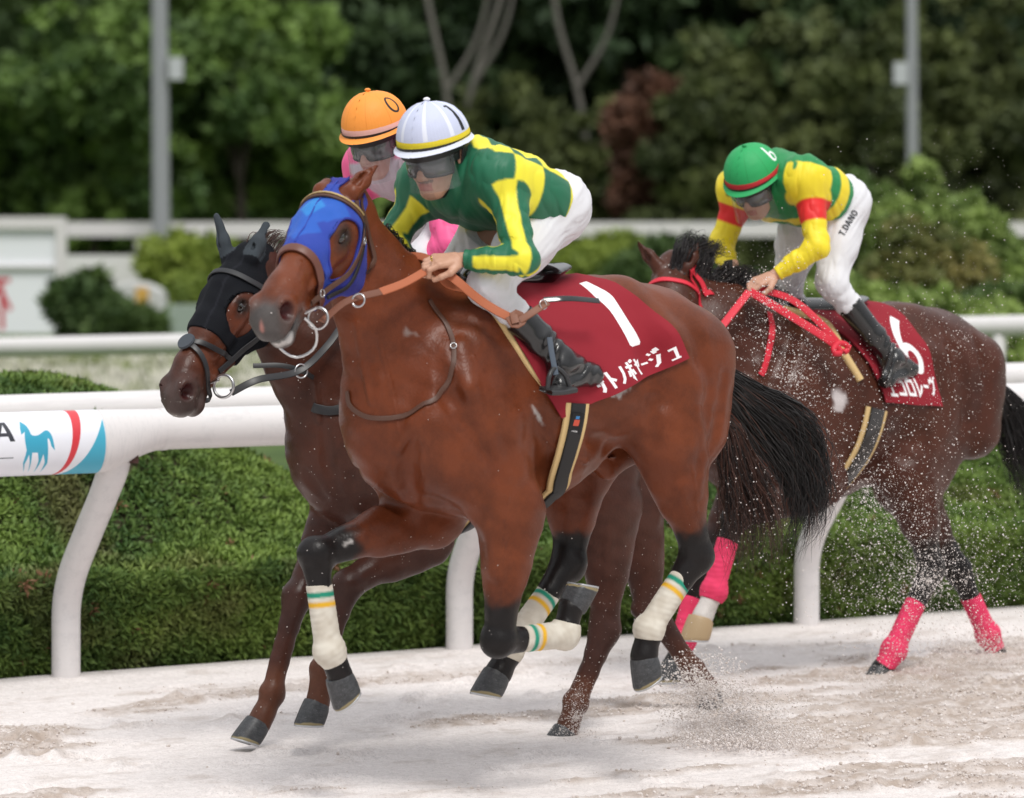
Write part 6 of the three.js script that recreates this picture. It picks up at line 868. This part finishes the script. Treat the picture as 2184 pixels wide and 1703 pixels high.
  const T = [c2.W(-0.66, 0.08, 0), J2(1545, 900, 0.0), J2(1575, 990, 0.0), J2(1600, 1070, 0.0), J2(1610, 1140, 0.0), J2(1600, 1195, 0.0)].map(A3);
  part('tail', strands(620, 21, (u, R) => { const k = 0.6 + 0.9 * R(); return R() < 0.6 ? [0.075 * k, 0.032 * k, 0.022 * k] : [0.018 * k, 0.012 * k, 0.011 * k]; }, (u, R) => { const d = (R() - 0.5) * 2, e = (R() - 0.5) * 2; return T.map((p, i) => { const s = [0.015, 0.04, 0.085, 0.12, 0.14, 0.15][i]; return [p[0] + d * s, p[1] + e * s * 0.6, p[2] + (R() - 0.5) * s * 0.8]; }); }, 0.0014, 0.003, (t) => 0.004 + 0.03 * t * t), HAIR, horse2);
  part('mane', strands(260, 22, (u, R) => { const k = 0.6 + 0.8 * R(); return [0.06 * k, 0.024 * k, 0.016 * k]; }, (u, R) => { const a = mid(H2(-0.03, -0.02, 0), [0.44, 1.53, 0], u), s = f2.snap([a[0], a[1] + 0.02, a[2]], -0.005), b = [s.p.x, s.p.y, s.p.z]; return [b, add(b, [-0.03, 0.035, 0.0]), add(b, [-0.08, 0.04, 0.02]), add(b, [-0.11, 0.0, 0.04])]; }, 0.0013, 0.0026, (t) => 0.006 + 0.014 * t, 7), HAIR, horse2);
}
// --- rider in pink ---
const PK = [0.86, 0.105, 0.30], LV = [0.60, 0.50, 0.58], BL = [0.02, 0.05, 0.40];
const jo2 = sub(J2(806, 304, 0.03), j1.head), j2 = {}; for (const k in j1) j2[k] = k.startsWith('f') ? j1[k] : add(j1[k], jo2);
j2.elL = J2(955, 520, 0.30); j2.wrL = J2(868, 582, 0.16); j2.shL = add(j2.shL, [0.02, 0.0, 0]); j2.wrR = J2(770, 590, -0.1);
const jockey2 = rider(h2, j2, {
  label: 'jockey in pink silks and an orange cap, half hidden behind the white cap', face: dirW(-0.46, -0.38, 0.80), skin: [0.56, 0.30, 0.24], skin2: [0.62, 0.36, 0.29], s: 1.05, fine: 0.0068, film: [2.2, -0.105, -0.15], bootTop: 0.42, silkLabel: 'pink silk jacket with pale chest and blue hem', capLabel: 'orange cap with a pale pink band and black numeral',
  cap: helmetTex('#f79a3c', '#f3b9ae', (g, w, h) => { g.strokeStyle = '#ec8c30'; g.lineWidth = 4; for (let i = 0; i < 8; i++) { g.beginPath(); g.moveTo((i + 0.5) * w / 8, 0); g.lineTo((i + 0.5) * w / 8, h * 0.79); g.stroke(); } g.strokeStyle = '#1b191a'; g.lineWidth = 15; g.beginPath(); g.ellipse(w * 0.245, h * 0.50, 34, 78, -0.05, 0, 7); g.stroke(); g.fillStyle = '#f79a3c'; g.fillRect(0, h * 0.905, w, h * 0.1); }), capMat: std([0.85, 0.30, 0.05], 0.6),
  silk: (p, a, t) => a.d < 0.086 && a.t > 0.18 ? PK : t.t > 0.33 ? BL : t.b < -0.02 && Math.abs(t.r) < 0.17 ? LV : t.r > 0.06 || t.r < -0.1 ? PK : LV,
});
// --- the trailing dark bay horse, number six ---
const h3 = new Mount(1800, -13.1), J3 = (px, py, L) => h3.J(px, py, L);
const c3 = {
  trunk: { o: [0.03, 1.185], k: 1.06, tilt: 0.0 }, phase: 9, coat: [0.060, 0.018, 0.011], coat2: [0.085, 0.026, 0.014],
  poll: J3(1432, 560, 0.0), muzzle: J3(1398, 840, 0.30), headOpt: { tipL: dirW(0.055, 0.10, -0.04), tipR: dirW(-0.085, 0.11, -0.03), mouth: 0.006 },
  legs: [
    { fore: 1, side: -1, j: [[0.46, 0.96, -0.19], [0.28, 0.84, -0.19], J3(1566, 1110, 0.13), J3(1524, 1262, 0.12), J3(1497, 1318, 0.12)], tend: 1 },
    { fore: 1, side: 1, j: [[0.46, 0.96, 0.19], [0.36, 0.82, 0.18], J3(1494, 1215, -0.14), J3(1458, 1365, -0.14), J3(1440, 1412, -0.14)], tend: 1 },
    { side: -1, j: [[-0.42, 1.26, -0.16], J3(1935, 1010, 0.20), J3(1988, 1215, 0.17), J3(1908, 1388, 0.15), J3(1882, 1428, 0.15)], tend: 1 },
    { side: 1, j: [[-0.42, 1.26, 0.16], J3(1925, 1030, -0.18), J3(2045, 1215, -0.16), J3(2108, 1352, -0.15), J3(2126, 1396, -0.15)], tend: 1 },
  ], paint: [],
};
{
  const c = c3, P = c.poll, hd = frameOf(P, sub(c.muzzle, P)), s = Math.hypot(...sub(c.muzzle, P)) / 0.6, A = (x, y, z) => hd.at([x * s, y * s, z * s]);
  c.neck = [[[0.40, 1.17, 0], 0.29, 0.60], [[0.62, 1.40, 0], 0.20, 0.60], [A(0.03, -0.17, 0), 0.125, 0.66]]; c.crest = [[[0.36, 1.44, 0], 0.06], [[0.60, 1.58, 0], 0.05], [A(-0.02, -0.08, 0), 0.06]];
  for (const l of c.legs) { const [, b, k, f, co] = l.j; c.paint.push({ a: mid(b, k, 0.8), b: k, r: 0.10, soft: 0.06, rag: 0.03, c: BLACKLEG }, { a: k, b: f, r: 0.12, soft: 0.02, c: BLACKLEG }, { a: f, b: co, r: 0.09, soft: 0.02, c: BLACKLEG }); }
  { const l = c.legs[0].j; c.paint.push({ a: mid(l[3], l[4], 0.72), b: add(l[4], [0, -0.03, 0]), r: 0.075, soft: 0.012, rag: 0.02, c: [0.62, 0.58, 0.55] }); }
  c.paint.push({ a: J3(1788, 845, 0.3), b: J3(1790, 862, 0.3), r: 0.03, soft: 0.008, rag: 0.03, c: [0.55, 0.5, 0.5] });
}
const f3 = horseField(c3);
{ const G = (p, w, d, k) => groove(h3, f3, p, w, d, k), R = (p, w, d, k) => ridge(h3, f3, p, w, d, k);
  G([[2010, 700], [2050, 790], [2060, 900]], 0.04, 0.010, 0.03); G([[2080, 720], [2105, 830]], 0.03, 0.008, 0.02); G([[1920, 900], [1935, 980]], 0.05, 0.014, 0.04); G([[1690, 700], [1650, 820], [1640, 920]], 0.05, 0.010, 0.04); R([[1700, 820], [1730, 930]], 0.05, 0.010, 0.04); R([[1990, 1020], [2000, 1120]], 0.03, 0.008, 0.02); }
const horse3 = thing('racehorse', 'dark bay racehorse with pink leg bandages and red reins, trailing at the right', 'horse', [h3.X, 0, -h3.D], h3.turn, 'galloping racehorses');
const body3 = part('body', f3.mesh(0.0104, { color: coatColor(c3), uv: (x, y, z) => [(x + z * 0.7) * 1.6, (y + z * 0.25) * 1.6] }), COAT, horse3);
eyes(horse3, c3); specks(horse3, body3, 2600, 63, () => 0.6, 0.0009, 0.0026);
const H3 = (x, y, z) => c3.head.at([x * c3.hs, y * c3.hs, z * c3.hs]);
{
  const [A, B, C, D] = c3.legs, PKB = [0.80, 0.045, 0.14], PK2 = [0.70, 0.035, 0.11];
  hoof(horse3, A, dirpx(-2, 50), dirpx(-50, 6), M.hoofPale, { r: 0.050, h: 0.09 }); hoof(horse3, B, dirpx(0, 50), dirpx(-50, 6)); hoof(horse3, C, dirpx(-6, 40), dirpx(-50, -16)); hoof(horse3, D, dirpx(6, 50), dirpx(-50, 10));
  const wrap = (l, t0, end) => { const k = l.j[2], f = l.j[3], bk = unit(cross([0, 0, 1], sub(f, k))).map((v) => v * l.tend); bandage(horse3, mid(k, f, t0), f, { r0: 0.042, r1: 0.042, fet: 0.052, back: bk, end: mid(f, l.j[4], end), color: PKB, color2: PK2 }, 'bright pink leg bandage'); };
  wrap(A, 0.30, 0.3); wrap(B, 0.42, 0.6); wrap(C, 0.42, 0.9); wrap(D, 0.42, 0.9);
  // number cloth
  const yc = 1.19, K = (px, py) => polar(f3, h3, px, py, yc), fr = [[0.34, 0], K(1815, 735), K(1886, 858)], re = [[-0.13, 0], K(1975, 740), K(2008, 866)];
  const tex = paintTex(1024, 1024, (g, w, h) => { g.fillStyle = '#8e1526'; g.fillRect(0, 0, w, h); g.strokeStyle = '#f4f4f6'; g.lineWidth = 92; g.lineCap = 'butt'; g.lineWidth = 66; g.beginPath(); g.ellipse(0.735 * w, 0.605 * h, 92, 98, 0, 0, 7); g.stroke(); g.beginPath(); g.moveTo(0.870 * w, 0.270 * h); g.quadraticCurveTo(0.660 * w, 0.400 * h, 0.648 * w, 0.600 * h); g.stroke(); kanaRow(g, 'エコロレーヴ', 0.13 * w, 0.975 * w, 0.80 * h, 0.735 * h, 0.965 * h, 0.905 * h, 27, '#f4f4f6'); });
  part('number_cloth', saddleCloth(f3, yc, { front: fr, rear: re }, [26, 36]), std(null, 0.85, { map: tex, sheen: 0.3, sheenColor: new THREE.Color(0.4, 0.1, 0.12) }), horse3, 'dark red number cloth with a white 6 and katakana name');
  part('saddle_pad', tube([surfAt(f3, 0.37, yc, 8, 0.012), ...[[1760, 690], [1800, 755], [1835, 812]].map(([x, y]) => h3.on(f3, x, y))], 0.018), M.felt, horse3);
  const gp = [[1868, 872], [1856, 920], [1840, 960], [1815, 1000], [1790, 1032]].map(([x, y]) => h3.on(c3.trunkField, x, y)), um = (k) => surfAt(c3.trunkField, gp[4].x + 0.03, 1.12, 180 - 28 * k, 0), loop = [...gp, um(1), um(0), V(um(1).x, um(1).y, -um(1).z), ...gp.slice().reverse().map((p) => V(p.x, p.y, -p.z))];
  const gi = part('girth', ribbon(loop, 0.075, 0.010, { field: c3.trunkField, off: 0.012, n: 80 }), M.patent, horse3); part('girth_pad', ribbon(loop, 0.115, 0.012, { field: c3.trunkField, off: 0.002, n: 80 }), M.felt, gi);
  const sf = new Field(); sf.cone([0.26, 1.545, 0], [0.00, 1.545, 0], 0.045, 0.040, 0.03, [[0, 0, 1], 1.6]); sf.cone([0.0, 1.565, 0], [-0.085, 1.58, 0], 0.030, 0.016, 0.03, [[0, 0, 1], 4.2]); part('saddle', sf.mesh(0.009), M.patent, horse3);
  // bridle of red webbing, reins, breast strap
  const fh = f3, B_ = (n, pts, w) => part(n, ribbon(pts.map((p) => H3(...p)), w, 0.006, { field: fh, off: 0.001 }), M.red, horse3);
  B_('cheekpiece', [[0.03, 0.0, -0.08], [0.06, -0.10, -0.11], [0.20, -0.16, -0.10], [0.42, -0.14, -0.07]], 0.024); B_('browband', [[0.06, -0.10, -0.12], [0.09, -0.02, -0.09], [0.10, 0.01, 0], [0.09, -0.02, 0.09]], 0.022); B_('throat_lash', [[0.0, -0.03, -0.09], [0.02, -0.14, -0.10], [0.03, -0.25, -0.07]], 0.022);
  const N = V(...dirW(-0.2, 0.4, 0.9)), rn = part('reins', [ribbon([H3(0.43, -0.19, -0.08), J3(1490, 760, 0.22), J3(1545, 690, 0.22), J3(1598, 622, 0.20)], 0.032, 0.006, { nrm: N }), ribbon([J3(1600, 622, 0.20), J3(1680, 670, 0.26), J3(1760, 720, 0.34), J3(1785, 738, 0.36)], 0.034, 0.006, { nrm: N }), ribbon([J3(1615, 615, 0.18), J3(1690, 640, 0.22), J3(1750, 690, 0.31), J3(1790, 735, 0.36)], 0.030, 0.006, { nrm: N })], M.red, horse3);
  part('rein_knot', [tube([J3(1780, 735, 0.37), J3(1796, 752, 0.38), J3(1776, 752, 0.38), J3(1790, 732, 0.37), J3(1812, 742, 0.38), J3(1800, 752, 0.38)], 0.013)], M.red, rn);
  const bs = [[1640, 668], [1646, 700], [1640, 740], [1622, 800]].map(([x, y]) => h3.on(f3, x, y)); part('breast_strap', ribbon(bs, 0.028, 0.007, { field: f3, off: 0.001 }), M.red, horse3);
  const T = [c3.W(-0.66, 0.10, 0), J3(2150, 865, 0.0), J3(2175, 930, 0.0), J3(2200, 1000, 0.0), J3(2215, 1060, 0)].map(A3);
  part('tail', strands(520, 31, (u, R) => { const k = 0.6 + 0.9 * R(); return [0.012 * k, 0.010 * k, 0.010 * k]; }, (u, R) => { const d = (R() - 0.5) * 2, e = (R() - 0.5) * 2; return T.map((p, i) => { const s = [0.015, 0.05, 0.09, 0.11, 0.12][i]; return [p[0] + d * s, p[1] + e * s * 0.8, p[2] + (R() - 0.5) * s]; }); }, 0.0018, 0.004, (t) => 0.004 + 0.02 * t * t), HAIR, horse3);
  part('mane', strands(800, 32, (u, R) => { const k = 0.6 + 0.8 * R(); return [0.016 * k, 0.013 * k, 0.014 * k]; }, (u, R) => { const a = mid(H3(0.05, -0.01, 0), [0.38, 1.56, 0], u), s = f3.snap([a[0], a[1] + 0.02, a[2]], -0.005), b = [s.p.x, s.p.y, s.p.z], up = u < 0.35 ? 0.13 : 0.05; return [b, add(b, [-0.03, up * 0.7, 0.0]), add(b, [-0.09, up, 0.02]), add(b, [-0.15, up * 0.8, 0.04])]; }, 0.0016, 0.0034, (t) => 0.008 + 0.02 * t, 7), HAIR, horse3);
}
// --- rider in the green cap ---
const j3 = {
  head: J3(1613, 398, 0.02), shL: J3(1718, 384, 0.19), shR: J3(1580, 402, -0.19), elL: J3(1744, 528, 0.30), elR: J3(1540, 518, -0.24), wrL: J3(1648, 590, 0.19), wrR: J3(1556, 580, -0.06),
  hipL: J3(1796, 440, 0.11), hipR: J3(1728, 434, -0.11), knL: J3(1774, 604, 0.22), knR: J3(1676, 618, -0.22), anL: J3(1902, 765, 0.31), anR: J3(1770, 770, -0.30), toeL: J3(1892, 810, 0.33), toeR: J3(1755, 815, -0.32), heL: J3(1940, 788, 0.29), heR: J3(1800, 795, -0.29),
};
j3.fdL = dirW(-0.80, -0.35, 0.35); j3.fnL = dirW(-0.3, 0.8, 0.5); j3.fdR = dirW(-0.3, -0.5, 0.6); j3.fnR = dirW(-0.2, 0.9, -0.3);
const G3 = [0.008, 0.23, 0.065], Y3 = [0.86, 0.68, 0.02], R3 = [0.72, 0.012, 0.012];
const jockey3 = rider(h3, j3, {
  label: 'jockey in a green cap and yellow sleeves with red bands, on the trailing horse', face: dirW(-0.42, -0.56, 0.70), s: 1.03, film: [2.2, -0.105, -0.1], bootTop: 0.28, waist: 0.80, hump: 0.3, skin: [0.55, 0.30, 0.21], silkLabel: 'green silk jacket with a yellow sash and yellow sleeves', capLabel: 'green cap with a red band and white 6', hem: -0.05,
  cap: helmetTex('#22a35c', '#cf2f38', (g, w, h) => { g.strokeStyle = '#1c9350'; g.lineWidth = 5; for (let i = 0; i < 8; i++) { g.beginPath(); g.moveTo((i + 0.5) * w / 8, 0); g.lineTo((i + 0.5) * w / 8, h * 0.79); g.stroke(); } g.strokeStyle = '#f2f4f4'; g.lineWidth = 20; g.beginPath(); g.ellipse(w * 0.30, h * 0.60, 26, 48, 0, 0, 7); g.stroke(); g.beginPath(); g.moveTo(w * 0.30 + 12, h * 0.30); g.quadraticCurveTo(w * 0.30 - 30, h * 0.42, w * 0.30 - 26, h * 0.60); g.stroke(); g.fillStyle = '#22a35c'; g.fillRect(0, h * 0.905, w, h * 0.1); }), capMat: std([0.012, 0.30, 0.09], 0.6),
  silk: (p, a, t) => { if ((a.d < 0.094 && a.t > -0.10 && (a.t > 0.25 || t.b < 0.055)) || (a.d < 0.112 && Math.abs(t.r) > 0.175 && t.t < 0.08 && t.b < 0.05)) return a.t > 0.34 && a.t < 0.64 ? R3 : Y3; const s = t.t + t.r * 0.12; return s > 0.105 && s < 0.170 ? Y3 : t.b < -0.05 && Math.abs(t.r) < 0.05 && t.t > 0.25 ? Y3 : G3; },
});
{ // lettering on the breeches, whip
  const P = riderParts.get(jockey3), tx = paintTex(512, 160, (g, w, h) => { g.clearRect(0, 0, w, h); g.fillStyle = '#1b2127'; g.font = 'bold 130px sans-serif'; g.textAlign = 'center'; g.fillText('T.DANO', w / 2, 126, 490); });
  const a = [1793, 503], b = [1826, 448], n = [10.5, 6.4];
  const g = grid(16, 6, (u, v) => { const x = lerp(a[0], b[0], u) + lerp(-1, 1, v) * n[0], y = lerp(a[1], b[1], u) + lerp(-1, 1, v) * n[1], q = h3.on(P.pf, x, y), s = P.pf.grad(q.x, q.y, q.z); return q.addScaledVector(V(...s), 0.003); }, (u, v) => [u, 1 - v]);
  part('breeches_lettering', g, std(null, 0.7, { map: tx, transparent: true, alphaTest: 0.5 }), jockey3);
  const wh = thing('riding_whip', 'short black riding whip held by the jockey in the green cap', 'whip', [h3.X, 0, -h3.D], h3.turn, 'riding whips');
  part('handle', tube([J3(1553, 556, 0.0), J3(1560, 590, 0.0), J3(1600, 625, 0.02)], (t) => t < 0.15 ? 0.019 : 0.012, 10), M.strap, wh); part('shaft', tube([J3(1600, 625, 0.02), J3(1680, 665, 0.0), J3(1760, 720, -0.2)], 0.006, 8), M.strap, wh);
}
renderer.render(scene, camera);
